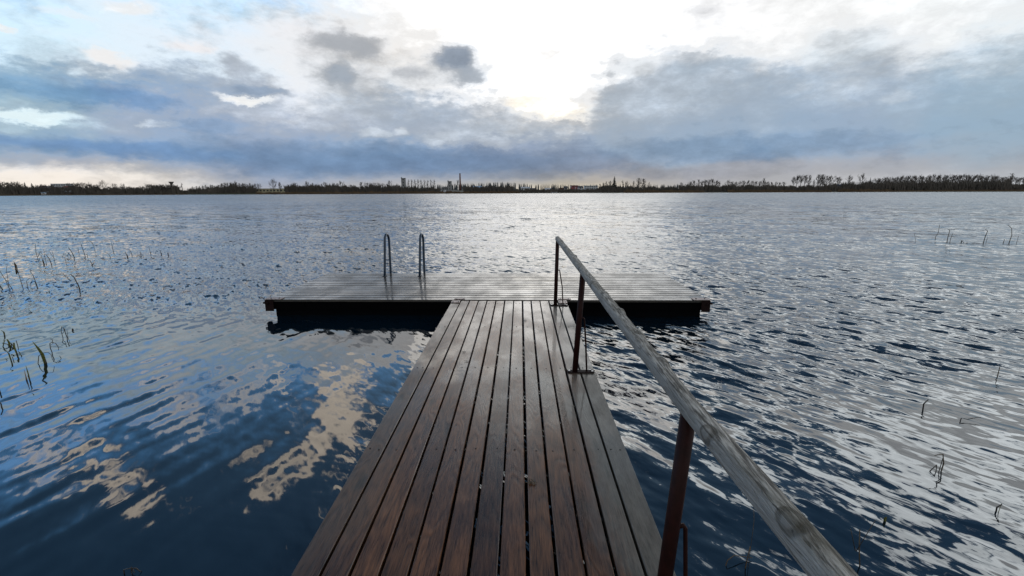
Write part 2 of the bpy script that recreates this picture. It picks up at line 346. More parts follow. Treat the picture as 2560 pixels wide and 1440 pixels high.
near_l = math_node(t, 'SUBTRACT', sx.outputs[1], math_node(t, 'MULTIPLY', sx.outputs[0], 0.35))
near = math_node(t, 'MULTIPLY', near_x, map_range(t, near_l, 3.1, 1.9, 0, 1, True))
rip_amt = math_node(t, 'MULTIPLY', math_node(t, 'SUBTRACT', 1.0, math_node(t, 'MULTIPLY', calm, 0.93)), math_node(t, 'SUBTRACT', 1.0, math_node(t, 'MULTIPLY', near, 0.72)))
gust = noise(t, mapping(t, ge.outputs['Position'], (0.05, 0.16, 1)), 1.0, 3, 0.55)
gu = map_range(t, gust.outputs['Fac'], 0.35, 0.65, 0.55, 1.25)
tilt = vadd(vscale(ripple, math_node(t, 'MULTIPLY', rip_amt, gu)), vscale(chop, math_node(t, 'MULTIPLY', far, gu)))
nn = t.nodes.new('ShaderNodeVectorMath'); nn.operation = 'NORMALIZE'; t.links.new(vadd(ge.outputs['Normal'], tilt), nn.inputs[0])
t.links.new(nn.outputs[0], p.inputs['Normal'])
me.materials.append(m)

# ------------------------------------------------------------------ placing things on the far shore
def ray(px, py): return FWD * FOC + RGT * (px - 1280) - UPV * (py - 720)
def horizon(px): return float(np.interp(px, [0, 640, 1280, 1920, 2560], [484.5, 481.3, 478.8, 476.3, 474.0]))
def bank(d): return float(np.interp(d, [0, 455, 462, 480, 560, 640, 900, 2500], [-1.5, -1.5, 0.25, 0.9, 2.2, 3.4, 5.0, 9.0]))
def at(px, d):                   # a point on the far shore, d metres ahead
    v = ray(px, horizon(px)); f = Vector((-math.sin(YAW), math.cos(YAW), 0))
    v = v * (d / v.dot(f)); return Vector((v.x, v.y, bank(d)))
def top_z(px, py, d): return EYE + (horizon(px) - py) * d / FOC / _cp ** 0
def metres(wpx, d): return wpx * d / FOC

# shore land: one sheet rising from the lake bed to the woods
mb = MB(); ds = [440, 455, 462, 470, 480, 520, 560, 600, 640, 760, 900, 1400, 2500]; xs = np.linspace(-2600, 5160, 60)
r_ = random.Random(3)
for d in ds:
    for x in xs:
        q = at(x, d); wob = r_.uniform(-3, 3) if 456 < d < 475 else 0
        mb.v.append((q.x, q.y + wob, q.z))
W_ = len(xs)
for a in range(len(ds) - 1):
    for b in range(W_ - 1): mb.f.append((a * W_ + b, a * W_ + b + 1, (a + 1) * W_ + b + 1, (a + 1) * W_ + b))
m_land = material('shore_grass', (0.095, 0.085, 0.04), 0.95, scale=0.05, dark=(0.05, 0.04, 0.022))
tag(mb.build('shore_land', m_land, smooth=True), kind='structure')

# ------------------------------------------------------------------ trees
m_bark = material('bark', (0.10, 0.085, 0.075), 0.95, scale=1.5)
m_twig = material('winter_twigs', (0.135, 0.115, 0.10), 0.95, scale=0.6)
m_fir = material('fir_needles', (0.035, 0.046, 0.036), 0.9, scale=1.0)
m_birch = material('birch_bark', (0.45, 0.43, 0.40), 0.8, scale=2.0, dark=(0.12, 0.11, 0.10))

def bare_tree(seed, h, spread, lift, dens, fork):
    """trunk and winter crown of twigs; returns (trunk MB, crown MB)"""
    R = random.Random(seed); tr, cr = MB(), MB()
    lean = R.uniform(-0.05, 0.09)
    pts = [Vector((lean * z + R.uniform(-.1, .1), R.uniform(-.1, .1), z)) for z in np.linspace(-0.4, h * 0.86, 7)]
    rt = h * 0.020
    tr.tube(pts, [rt * (1.25 - 0.92 * k / 6) for k in range(7)], 6)
    def limb(p, d, L, r, lev):
        n = 4; ps = [p]
        for k in range(n):
            d = (d + Vector((R.uniform(-.25, .25), R.uniform(-.25, .25), R.uniform(-.05, .22)))).normalized()
            ps.append(ps[-1] + d * L / n)
        cr.tube(ps, [r * (1 - 0.7 * k / n) for k in range(n + 1)], 3, cap=False)
        if lev == 0: return
        for k in range(int(fork * (1.5 if lev == 1 else 1))):
            q = R.uniform(0.25, 1.0) * n; i = min(int(q), n - 1); s = ps[i].lerp(ps[i + 1], q - i)
            dd = (d + Vector((R.uniform(-1, 1), R.uniform(-1, 1), R.uniform(-.35, .75)))).normalized()
            limb(s, dd, L * R.uniform(.38, .62), max(r * .45, 0.024), lev - 1)
    for k in range(dens):
        f = lift + (1 - lift) * (k + R.random()) / dens
        q = f * 6 * 0.98; i = min(int(q), 5); s = pts[i].lerp(pts[i + 1], q - i)
        an = R.uniform(0, 6.283); up = 0.35 + 0.8 * f
        shape = math.sin(math.pi * min(1, 0.25 + 0.75 * (f - lift) / (1 - lift))) * 0.75 + 0.3
        limb(s, Vector((math.cos(an), math.sin(an), up)).normalized(), h * spread * shape * R.uniform(.7, 1.1), rt * .42, 2)
    return tr, cr
def fir_tree(seed, h, wid):
    R = random.Random(seed); tr, cr = MB(), MB()
    tr.tube([(0, 0, -0.3), (0, 0, h * 0.5), (0, 0, h * 0.97)], [h * .018, h * .01, .03], 6)
    n = int(h * 3.2)
    for k in range(n):
        z = h * (0.07 + 0.93 * k / n); rr_ = wid * (1 - k / n) ** 0.72 + 0.12
        for b in range(9):
            an = R.uniform(0, 6.283); L = rr_ * R.uniform(.55, 1.1); c, s = math.cos(an), math.sin(an); wv = 0.16 * L + .12
            zz = z + R.uniform(-.2, .2)
            cr.add([(c * .05, s * .05, zz + .1), (c * L * .6 - s * wv, s * L * .6 + c * wv, zz - .1 * L), (c * L, s * L, zz - .28 * L), (c * L * .6 + s * wv, s * L * .6 - c * wv, zz - .1 * L)], [(0, 1, 2, 3)])
    cr.add([(0.06, 0, h * .94), (-.06, .05, h * .94), (0, 0, h)], [(0, 1, 2)])
    return tr, cr
KINDS = {}
def kind(name, hgt, parts, mt, mc):
    KINDS[name] = (hgt, parts[0].mesh(name + '_trunk', mt), parts[1].mesh(name + '_crown', mc))
for k in range(3): kind('broad%d' % k, 14.0, bare_tree(10 + k, 14, 0.40, 0.22, 17, 7), m_bark, m_twig)
for k in range(3): kind('tall%d' % k, 18.0, bare_tree(20 + k, 18, 0.20, 0.30, 22, 6), m_bark, m_twig)
for k in range(2): kind('crowned%d' % k, 18.0, bare_tree(30 + k, 18, 0.27, 0.46, 18, 7), m_bark, m_twig)
for k in range(2): kind('slim%d' % k, 15.0, bare_tree(40 + k, 15, 0.16, 0.28, 18, 5), m_bark, m_twig)
for k in range(2): kind('shrub%d' % k, 6.0, bare_tree(50 + k, 6, 0.52, 0.05, 18, 6), m_bark, m_twig)
for k in range(2): kind('fir%d' % k, 18.0, fir_tree(60 + k, 18, 3.9), m_bark, m_fir)
kind('birch0', 12.0, bare_tree(70, 12, 0.16, 0.45, 10, 3), m_birch, m_twig)
RT = random.Random(5)
def tree(name, k, px, topy, d, label, cat='tree', group=None, wide=1.0, lean=0.0):
    hgt, tm, cm = KINDS[k]; b = at(px, d); s = (top_z(px, topy, d) - b.z) / (hgt * (1.04 if 'fir' not in k else 1.0))
    e = empty(name, b, RT.uniform(0, 6.28), label, cat, group); e.scale = (s * wide, s * wide, s); e.rotation_euler.y = lean
    for nm, me_ in (('trunk', tm), ('crown', cm)):
        o = bpy.data.objects.new(nm, me_); COL.objects.link(o); o.parent = e
    return e
B, T, C, S, H = (lambda k: 'broad%d' % (k % 3)), (lambda k: 'tall%d' % (k % 3)), (lambda k: 'crowned%d' % (k % 2)), (lambda k: 'slim%d' % (k % 2)), (lambda k: 'shrub%d' % (k % 2))
# left of the picture
tree('bare_tree', B(0), 260, 451, 486, 'lone round-crowned bare tree sticking up from the low bushes near the left end', wide=.75)
tree('bare_tree', B(1), 290, 459, 492, 'small rounded bare tree just right of the lone round-crowned one', wide=.9)
tree('bare_tree', B(2), 311, 459.5, 492, 'small bare tree, the second to the right of the lone round-crowned one', wide=.7)
tree('bare_tree', S(0), 457, 454, 520, 'thin bare tree just right of the concrete water tower')
tree('fir_tree', 'fir0', 67, 457, 520, 'dark pointed fir tree left of the white flat-roofed block', wide=1.2)
tree('fir_tree', 'fir1', 84, 459, 520, 'lower dark fir tree beside the pointed one, left of the flat-roofed block', wide=1.5)
for k, (x, y) in enumerate(((8, 458), (22, 456), (40, 457), (53, 460), (108, 463), (120, 464), (181, 460), (196, 458), (212, 459), (226, 461), (243, 463))):
    tree('bare_shrub', H(k), x, y, 482, 'low bare shrub in the thicket along the far left shore', 'shrub', 'thicket along the far left shore', wide=1.25)
for k, x in enumerate(range(378, 450, 9)):
    tree('bare_shrub', H(k), x, 462 + (k % 3), 484, 'low bare shrub in the rounded thicket below the water tower', 'shrub', 'thicket below the water tower', wide=1.3)
for k, x in enumerate(range(275, 378, 12)):
    tree('bare_shrub', H(k + 1), x, 466 + (k * 7 % 4), 484, 'low bare shrub in the gap between round-crowned tree and water tower', 'shrub', 'thicket left of the water tower', wide=1.3)
for k, x in enumerate(range(470, 640, 6)):
    tree('bare_tree', T(k) if k % 3 else S(k), x + RT.uniform(-3, 3), 467 - 16 * (x - 472) / 130 + RT.uniform(-2, 2) if x < 602 else 455 + RT.uniform(-2, 3), 515 + RT.uniform(-10, 12), 'slender bare tree in the rising grove right of the water tower', 'tree', 'grove right of the water tower', wide=1.3)
tree('bare_tree', B(0), 590, 452, 474, 'bare tree standing alone on the lawn, left of its neighbour', wide=.45)
tree('bare_tree', B(1), 611, 458, 474, 'shorter bare tree on the lawn, left of the long yellow building', wide=.6)
# centre left
tree('bare_tree', B(2), 648, 459, 480, 'low bare tree in front of the left end of the long yellow building', wide=.8)
tree('bare_tree', B(0), 684, 447.5, 482, 'big bare tree towering over the long yellow building', wide=.75)
tree('bare_tree', T(1), 701, 452, 478, 'bare tree at the right end of the long yellow building', wide=1.1)
for k, (x, y) in enumerate(((727, 464), (739, 456), (752, 462), (768, 453), (783, 454), (797, 460), (806, 457), (815, 455), (826, 456), (836, 457), (845, 455), (853, 453), (862, 457))):
    tree('bare_tree', B(k) if k % 2 else T(k), x, y, 490 + RT.uniform(-6, 14), 'bare tree in the dark grove right of the long yellow building', 'tree', 'grove right of the yellow building', wide=.85)
for k, (x, y) in enumerate(((878, 461), (888, 463), (918, 456), (928, 457), (938, 456.5), (948, 457), (958, 458), (968, 459), (985, 462), (993, 459), (1000, 463))):
    tree('bare_tree', B(k), x, y, 500 + RT.uniform(-6, 14), 'bare tree in the low grove left of the tall ruined tower', 'tree', 'grove left of the tall ruined tower', wide=.85)
tree('bare_tree', T(0), 903, 451.5, 496, 'tall bare tree above the gap in the grove, far left of the ruined tower', wide=1.2)
tree('bare_tree', B(1), 975, 451, 505, 'round-headed bare tree rising above the grove left of the tall ruined tower', wide=.6)
for k in range(9):
    tree('bare_tree', S(k), 1022 + 8 * k, 445.5 + RT.uniform(-1, 1.5), 640, 'tall slim bare tree in the straight row right of the tall ruined tower', 'tree', 'row of slim trees beside the ruined tower', wide=1.1)
tree('bare_tree', B(2), 1146, 450, 640, 'bare tree standing directly behind the left side of the brick chimney', wide=.5)
# centre right
for k, (x, y) in enumerate(((1500, 457), (1508, 454), (1516, 451), (1524, 449))):
    tree('bare_tree', T(k), x, y, 495, 'bare tree in the small group just left of the big dark spruce', 'tree', 'group left of the spruce', wide=1.1)
tree('spruce_tree', 'fir0', 1535, 442, 488, 'big dark spruce tree, the only tall evergreen on the far shore', wide=1.25)
tree('bare_tree', S(0), 1556, 446.5, 500, 'thin bare tree just right of the big dark spruce')
tree('bare_tree', B(0), 1566, 453, 505, 'low bare tree behind the dark open shed', wide=.7)
tree('bare_tree', T(2), 1582, 449, 500, 'thin bare tree between the dark open shed and the twin trees', wide=.8)
tree('bare_tree', T(1), 1596, 441, 492, 'left one of the tall twin bare trees right of the dark shed', wide=1.25)
tree('bare_tree', T(0), 1609, 442.5, 492, 'right one of the tall twin bare trees right of the dark shed', wide=1.3)
tree('bare_tree', S(1), 1622, 452, 500, 'short thin bare tree right of the tall twin trees')
tree('bare_tree', B(1), 1703, 456, 520, 'small round bare tree alone above the low wood right of centre', wide=.7)
for k, (x, y) in enumerate(((1724, 452), (1734, 450), (1754, 450), (1762, 448), (1771, 447), (1780, 446), (1789, 449), (1796, 453))):
    tree('bare_tree', C(k), x, y, 500 + RT.uniform(-4, 6), 'bare tree in the rounded clump around the dark red house', 'tree', 'clump around the dark red house', wide=.9)
tree('bare_tree', T(0), 1746, 445, 498, 'tallest narrow bare tree in the clump around the dark red house', wide=.9)
for k, x in enumerate(range(1818, 1960, 10)):
    tree('bare_tree', C(k) if k % 3 else B(k), x, 450 + RT.uniform(-1.5, 3) + (3 if x > 1915 else 0), 505 + RT.uniform(-6, 8), 'bare tree in the lacy line left of the white-roofed cottage', 'tree', 'tree line left of the cottage', wide=.85)
tree('bare_tree', T(1), 1907, 441.5, 500, 'tall narrow bare tree standing above the lacy tree line', wide=.8)
for k, (x, y) in enumerate(((1982, 440), (1990, 437), (2000, 436.5), (2010, 436), (2021, 433), (2034, 446))):
    tree('bare_tree', C(k) if k < 4 else T(k), x, y, 500 + RT.uniform(-5, 5), 'bare tree in the open-bottomed clump right of the white-roofed cottage', 'tree', 'clump right of the cottage', wide=.8)
for k, (x, y) in enumerate(((2042, 431), (2049, 433), (2056, 431), (2064, 439), (2073, 439))):
    tree('bare_tree', T(k) if k < 3 else B(k), x, y, 500 + RT.uniform(-5, 5), 'bare tree in the tallest clump, left of the dark boathouse', 'tree', 'tallest clump left of the boathouse', wide=.95)
tree('bare_tree', C(1), 2093, 441, 505, 'umbrella-shaped bare tree behind the left end of the dark boathouse', wide=1.1)
tree('bare_tree', B(0), 2120, 438.5, 505, 'wide fan-shaped bare tree behind the right end of the dark boathouse', wide=.75)
tree('bare_tree', B(2), 2152, 435.5, 500, 'dense tall bare tree right of the dark boathouse', wide=.75)
tree('fir_tree', 'fir1', 2172, 444.5, 496, 'dark narrow fir at the left end of the long wood', wide=.75)
for k, x in enumerate(range(2186, 2524, 9)):
    y = np.interp(x, [2186, 2230, 2330, 2420, 2510], [446, 441, 437, 436.5, 440]) + RT.uniform(-1.5, 2)
    tree('bare_tree', C(k) if k % 4 else B(k), x + RT.uniform(-2, 2), y, 498 + RT.uniform(-8, 14), 'bare tree in the long dense wood right of the boathouse', 'tree', 'long dense wood on the right', wide=.9)
tree('birch_tree', 'birch0', 2221, 458, 480, 'leaning white-barked birch in front of the long dense wood', wide=.8, lean=0.22)
tree('bare_tree', T(2), 2525, 429, 510, 'faint tall feathery bare tree at the right end of the long wood', wide=1.0)
for k, x in enumerate((2536, 2545, 2554, 2563)):
    tree('bare_tree', C(k), x, 442 + RT.uniform(-1, 1), 500, 'bare tree in the last clump at the right edge', 'tree', 'last clump at the right edge', wide=.9)

# far masses nobody could count
def brush(name, spans, mat, d0, d1, per_px, wid, stuff_label):
    R = random.Random(hash(name) % 1000 if False else len(name)); mb = MB()
    for x0, x1, y0, y1 in spans:
        for _ in range(int((x1 - x0) * per_px)):
            f = R.random(); x = x0 + (x1 - x0) * f; d = R.uniform(d0, d1); b = at(x, d)
            hh = (top_z(x, y0 + (y1 - y0) * f, d) - b.z) * R.uniform(.3, 1.0) ** 0.8 * (1 + .22 * math.sin(x * .21 + 1) * math.sin(x * .083) + .16 * math.sin(x * .57))
            hh = max(hh, .4); dx, dy = R.uniform(-.35, .35) * hh, R.uniform(-.3, .3) * hh; ww = wid * R.uniform(.5, 1.3)
            z0 = b.z - .3 + (R.random() * .5 * hh if R.random() < .5 else 0)
            mb.add([(b.x - ww, b.y, z0), (b.x + ww, b.y + ww * .5, z0), (b.x + dx + ww * .25, b.y + dy, b.z + hh), (b.x + dx - ww * .25, b.y + dy, b.z + hh * .97)], [(0, 1, 2, 3)])
    o = mb.build(name, mat); tag(o, stuff_label, 'vegetation', kind='stuff'); return o
m_under = material('undergrowth', (0.125, 0.108, 0.09), 0.95, scale=0.08, dark=(0.065, 0.06, 0.052))
brush('undergrowth', [(-260, 0, 462, 462), (0, 60, 464, 467), (60, 250, 468, 468), (250, 380, 471, 471), (380, 450, 467, 467), (450, 590, 476, 464), (590, 640, 464, 468), (715, 870, 464, 464), (870, 915, 468, 466), (915, 1010, 464, 466), (1010, 1100, 468, 470),
       (1160, 1280, 467, 466), (1280, 1500, 473, 473), (1495, 1560, 464, 466), (1560, 1700, 467, 468), (1700, 1820, 464, 464), (1820, 1960, 463, 464), (1960, 2080, 466, 463), (2080, 2190, 460, 456), (2190, 2520, 454, 452), (2520, 2800, 460, 460)], m_under, 474, 512, 17, .55, 'dense dark undergrowth and bushes under the trees along the far shore')
m_farwood = material('far_wood', (0.085, 0.095, 0.10), 0.95, scale=0.02, dark=(0.06, 0.07, 0.075))
mb = MB(); R_ = random.Random(8)
for _ in range(1500):
    x = R_.uniform(-200, 2760); d = R_.uniform(760, 900); b = at(x, d)
    y = np.interp(x, [-200, 640, 900, 1130, 1215, 1250, 1290, 1330, 1480, 1560, 1750, 1960, 2100, 2760], [478, 474, 466, 460, 457, 455, 457, 460, 462, 460, 460.5, 465, 464, 464]) + R_.uniform(-1.2, 3)
    hh = top_z(x, y, d) - b.z; r = hh * R_.uniform(.10, .17)
    if hh < 2: continue
    for q in range(4):
        z0 = b.z + hh * (0.02 + .22 * q); rr_ = r * (1 - .22 * q); a0 = R_.random() * 6
        ring = [(b.x + rr_ * math.cos(a0 + 1.2566 * i), b.y + rr_ * math.sin(a0 + 1.2566 * i), z0 + R_.uniform(-.1, .1) * hh) for i in range(5)]
        mb.add(ring + [(b.x, b.y, min(b.z + hh, z0 + hh * .36))], [(i, (i + 1) % 5, 5) for i in range(5)])
tag(mb.build('far_woods', m_farwood), 'dark evergreen woods forming the low skyline far behind the shore', 'woods', kind='stuff')
m_reed = material('dry_reeds', (0.20, 0.135, 0.075), 0.95, scale=0.2, dark=(0.10, 0.07, 0.04))
brush('reed_bed', [(-100, 470, 486.5, 486), (640, 1130, 480, 477.5), (1130, 1300, 478.5, 478), (1560, 1760, 475, 475), (1820, 1925, 474.5, 474), (1925, 2080, 475, 475), (2095, 2230, 472, 474), (2230, 2600, 475.5, 474)], m_reed, 461, 468, 20, .16, 'brown dry reed bed along the far waterline')
m_lawn = material('lawn', (0.075, 0.10, 0.03), 0.95, scale=0.1)

# ------------------------------------------------------------------ buildings on the far shore
m_glass = material('dark_window', (0.03, 0.035, 0.045), 0.2, scale=1)
def mat_(name, c, **k): return material(name, c, k.pop('rough', .85), k.pop('var', .18), k.pop('scale', .4), **k)
m_conc = mat_('grey_concrete', (.36, .36, .36), dark=(.22, .22, .22)); m_white = mat_('white_render', (.60, .62, .64)); m_yel = mat_('yellow_render', (.50, .45, .30))
m_brick = mat_('chimney_brick', (.17, .075, .055), scale=1.2); m_roof = mat_('dark_roofing', (.07, .07, .08)); m_blue = mat_('blue_sheet', (.30, .42, .55)); m_pink = mat_('red_render', (.30, .085, .085))
m_tar = mat_('tarred_boards', (.035, .03, .028)); m_orange = mat_('orange_boards', (.33, .15, .07)); m_brown = mat_('brown_boards', (.12, .06, .045)); m_maroon = mat_('maroon_boards', (.10, .03, .035)); m_bluer = mat_('blue_black_roof', (.03, .045, .07))
m_pale = mat_('pale_sheet_roof', (.55, .56, .57)); m_tile = mat_('red_tiles', (.22, .075, .05))
def house(name, px0, px1, ytop, ybase, d, wall, roof, label, cat='house', depth=8.0, pitch=0.35, rows=1, cols=3, flat=False, door=True):
    cx = (px0 + px1) / 2; wdt = metres(px1 - px0, d); b = at(cx, d)
    base = top_z(cx, ybase, d); top = top_z(cx, ytop, d); e = empty(name, (b.x, b.y, base), 0, label, cat)
    hh = top - base; wh = hh if flat else hh * (1 - pitch)
    mb = MB(); mb.box(-wdt / 2, wdt / 2, 0, depth, -2.0, wh)
    if not flat: mb.add([(-wdt / 2, .02, wh), (-wdt / 2, depth - .02, wh), (-wdt / 2, depth / 2, hh * .97), (wdt / 2, .02, wh), (wdt / 2, depth - .02, wh), (wdt / 2, depth / 2, hh * .97)], [(0, 1, 2), (3, 5, 4)])
    mb.build('wall', wall, e)
    mb = MB()
    if flat: mb.box(-wdt / 2 - .3, wdt / 2 + .3, -.3, depth + .3, wh + .003, wh + .3)
    else:
        o = .4; r0 = wh - .12
        for s in (0, 1):
            y0, y1 = (-o, depth / 2) if s == 0 else (depth / 2, depth + o); za, zb = (r0, hh) if s == 0 else (hh, r0)
            mb.add([(-wdt / 2 - o, y0, za), (wdt / 2 + o, y0, za), (wdt / 2 + o, y1, zb), (-wdt / 2 - o, y1, zb), (-wdt / 2 - o, y0, za + .18), (wdt / 2 + o, y0, za + .18), (wdt / 2 + o, y1, zb + .18), (-wdt / 2 - o, y1, zb + .18)],
                   [(0, 1, 2, 3)[::-1], (4, 5, 6, 7), (0, 1, 5, 4), (2, 3, 7, 6), (0, 4, 7, 3), (1, 2, 6, 5)])
    mb.build('roof', roof, e)
    for rI in range(rows):
        for c in range(cols):
            x = -wdt / 2 + wdt * (c + .5) / cols; z = wh * (rI + .5) / rows; hw, hz = min(wdt / cols * .28, .9), min(wh / rows * .26, .8)
            mb = MB(); mb.box(x - hw, x + hw, -.04, .05, z - hz, z + hz); mb.build('window', m_glass, e)
    return e
house('apartment_block', 131, 174, 461, 472, 640, m_white, m_blue, 'long white flat-roofed block on the rise among the trees near the left end', 'building', rows=2, cols=7, flat=True)
house('cottage', 98, 110, 465.5, 475, 520, m_white, m_tile, 'small white cottage below the left end of the long white block')
house('cottage', 117, 131, 466.5, 476, 520, m_white, m_pale, 'small pale-roofed cottage just under the long white block')
house('cottage', 158, 174, 466, 476, 520, m_conc, m_tile, 'small cottage with a red roof below the right end of the long white block')
house('cottage', 155, 178, 477, 485, 476, m_brown, m_pale, 'low brown hut near the water below the red-roofed cottage')
house('shed', 103, 115, 480, 485.5, 474, m_white, m_blue, 'tiny white shed with a blue roof at the waterline near the left end', 'shed', cols=1)
house('shed', 188, 198, 471.5, 477, 500, m_white, m_pale, 'tiny white shed among shrubs right of the red-roofed cottage', 'shed', cols=1)
house('shed', 0, 14, 473, 481, 500, m_white, m_pale, 'pale shed hidden in the shrubs at the very left end', 'shed', cols=1)
house('long_building', 640, 716, 472, 480.5, 500, m_yel, m_pale, 'long low yellow building with a flat roof and dark windows on the lawn', 'building', rows=1, cols=9, flat=True)
house('house', 590, 640, 476, 481, 515, m_white, m_pale, 'low white building behind the two lawn trees', 'building', rows=1, cols=4, flat=True)
house('long_shed', 1177, 1203, 465.5, 472, 700, m_white, m_blue, 'long shed with a light blue metal roof right of the chimney', 'shed', depth=14, pitch=.55, cols=5)
house('house', 1303, 1324, 467.5, 475.5, 600, m_white, m_pale, 'white house between the woods and the orange gabled house', cols=3)
house('house', 1327, 1337, 470.5, 476, 600, m_conc, m_roof, 'small grey house just right of the white one')
house('house', 1363, 1377, 470.5, 479, 500, m_orange, m_pale, 'small orange wooden house with a pale roof by the water', cols=2, pitch=.5)
house('house', 1398, 1410, 470.5, 479, 500, m_brown, m_roof, 'dark brown boxy building by the water', 'building', flat=True, cols=2)
house('house', 1411, 1419, 466, 476.5, 560, m_conc, m_roof, 'narrow pale grey house behind the dark brown building', cols=1, rows=2)
house('house', 1427, 1444, 464.5, 476, 540, m_pink, m_tar, 'two-storey red building behind white posts', 'building', flat=True, rows=2, cols=4)
house('house', 1446, 1456, 465.5, 476, 560, m_white, m_roof, 'narrow white house right of the red building', cols=1, rows=2)
house('apartment_block', 1462, 1494, 465, 473, 640, m_white, m_blue, 'white flat-roofed block left of the spruce', 'building', flat=True, rows=2, cols=6)
house('shed', 1478, 1494, 473, 479, 500, m_tar, m_roof, 'low dark shed below the white block left of the spruce', 'shed', cols=2)
house('open_shed', 1555, 1577, 468.5, 476.5, 492, m_tar, m_roof, 'dark open-fronted shed right of the big spruce', 'shed', cols=2, pitch=.2)
house('house', 1738, 1746, 472, 477, 496, m_white, m_pale, 'tiny white hut left of the dark red house', cols=1)
house('house', 1752, 1772, 467, 477, 498, m_maroon, m_roof, 'dark red wooden house inside the rounded clump of trees', cols=3)
house('cottage', 1956, 1969, 466.5, 473.5, 505, m_tar, m_pale, 'dark cottage with a white roof in the gap between two tree clumps', cols=2, pitch=.6)
house('boathouse', 2088, 2120, 461.5, 475, 488, m_tar, m_bluer, 'dark boathouse with a big blue-black roof near the reeds', 'boathouse', pitch=.72, cols=3)
house('pavilion', 2501, 2542, 467, 475.5, 488, m_tar, m_pale, 'low pavilion with a pale roof under the right end of the wood', 'pavilion', pitch=.3, cols=6)
# tall ruined tower, ruin with tower, wall hut, roofless ruin
def ruin_tower(px0, px1, ytop, ybase, d, label, floors):
    cx = (px0 + px1) / 2; b = at(cx, d); base = top_z(cx, ybase, d); hh = top_z(cx, ytop, d) - base; wd = metres(px1 - px0, d)
    e = empty('ruined_tower', (b.x, b.y, base), 0.12, label, 'tower'); mb = MB()
    mb.box(-wd / 2, wd / 2, 0, wd, -2, hh * .97)
    mb.build('wall', m_conc, e)
    mb = MB(); mb.box(-wd / 2 - .25, wd / 2 + .25, -.25, wd + .25, hh * .97 + .003, hh); mb.box(-wd / 2, -wd / 2 + 1, 0, 1, hh + .003, hh + 1.0); mb.build('parapet', m_roof, e)
    for k in range(floors):
        z = hh * (.2 + .62 * k / max(1, floors - 1)); mb = MB(); mb.box(-wd * .15, wd * .13, -.04, .05, z - .8, z + .8); mb.build('window', m_glass, e)
    return e
ruin_tower(1004.5, 1014.5, 446.5, 468, 620, 'tall plain grey concrete tower rising above the trees left of centre', 3)
ruin_tower(1120, 1129.5, 454, 477, 560, 'pale ruined tower with dark window holes left of the brick chimney', 3)
house('ruined_hall', 1107, 1120, 467.5, 477, 565, m_conc, m_conc, 'low ruined hall attached to the left of the pale ruined tower', 'ruin', flat=True, cols=3)
house('hut', 1101, 1112, 475.5, 479, 500, m_white, m_pale, 'low white hut in the reeds below the ruined hall', 'hut', flat=True, cols=1)
house('ruin', 1213, 1232, 465.5, 475.5, 600, m_conc, m_roof, 'roofless grey ruin in front of the wood right of the chimney', 'ruin', flat=True, cols=4, rows=2)
# brick chimney
b = at(1151, 640); base = top_z(1151, 473, 640); hh = top_z(1151, 435.5, 640) - base
e = empty('brick_chimney', (b.x, b.y, base), 0, 'tall red-brown brick chimney standing above the shore near the centre', 'chimney')
mb = MB(); mb.tube([(0, 0, -2), (0, 0, hh * .5), (0, 0, hh - .8)], [1.25, 1.05, .85], 14); mb.build('shaft', m_brick, e, True)
mb = MB(); mb.tube([(0, 0, hh - .8), (0, 0, hh - .5), (0, 0, hh)], [.85, 1.05, 1.0], 14); mb.build('rim', m_roof, e)
# concrete water tower, mushroom shaped
b = at(432, 700); base = top_z(432, 470, 700); hh = top_z(432, 455.5, 700) - base
e = empty('water_tower', (b.x, b.y, base), 0, 'mushroom-shaped concrete water tower above the bushes on the left', 'water tower')
m_wt = mat_('weathered_concrete', (.13, .12, .11))
mb = MB(); mb.tube([(0, 0, -4), (0, 0, hh * .62)], [1.3, 1.1], 16); mb.build('stem', m_wt, e, True)
mb = MB(); mb.tube([(0, 0, hh * .5), (0, 0, hh * .66), (0, 0, hh * .9), (0, 0, hh)], [1.12, 1.7, 3.3, 3.4], 20); mb.build('tank', m_wt, e)
# poles, boat, car
for x, y0, label in ((1314, 469, 'white utility pole in front of the white house'), (1426.5, 465.5, 'white post left of the two-storey red building'), (1438.5, 468, 'white post with a cross arm in front of the red building')):
    d = 490; b = at(x, d); hh = top_z(x, y0, d) - b.z; e = empty('utility_pole', b, 0, label, 'pole')
    mb = MB(); mb.tube([(0, 0, -.5), (0, 0, hh)], [.22, .18], 8); mb.build('pole_shaft', m_white, e)
    mb = MB(); mb.box(-.9, .9, -.32, -.24, hh - .7, hh - .45); mb.build('cross_arm', m_white, e)
def boat(px, d, L, label, mat):
    b = at(px, d); e = empty('rowing_boat', (b.x, b.y, max(b.z, 0) - .05), .1, label, 'boat'); mb = MB(); n = 9
    for k in range(n):
        f = k / (n - 1) * 2 - 1; w_ = .75 * (1 - abs(f) ** 2.5) + .04; x = f * L / 2
        mb.v += [(x, -w_, .62 + .12 * f * f), (x, -w_ * .6, 0), (x, w_ * .6, 0), (x, w_, .62 + .12 * f * f)]
    for k in range(n - 1):
        for q in range(3): mb.f.append((k * 4 + q, k * 4 + q + 1, (k + 1) * 4 + q + 1, (k + 1) * 4 + q))
    h_ = mb.build('hull', mat, e); s_ = h_.modifiers.new('thick', 'SOLIDIFY'); s_.thickness = .06
    for x in (-.9, .6):
        mb = MB(); mb.box(x - .15, x + .15, -.6, .6, .42, .46); mb.build('thwart', m_brown, e)
boat(685, 457, 7.5, 'dark rowing boat at the waterline below the long yellow building', m_tar)
boat(1386, 466, 6.0, 'white boat pulled up on the shore right of the orange house', m_white)
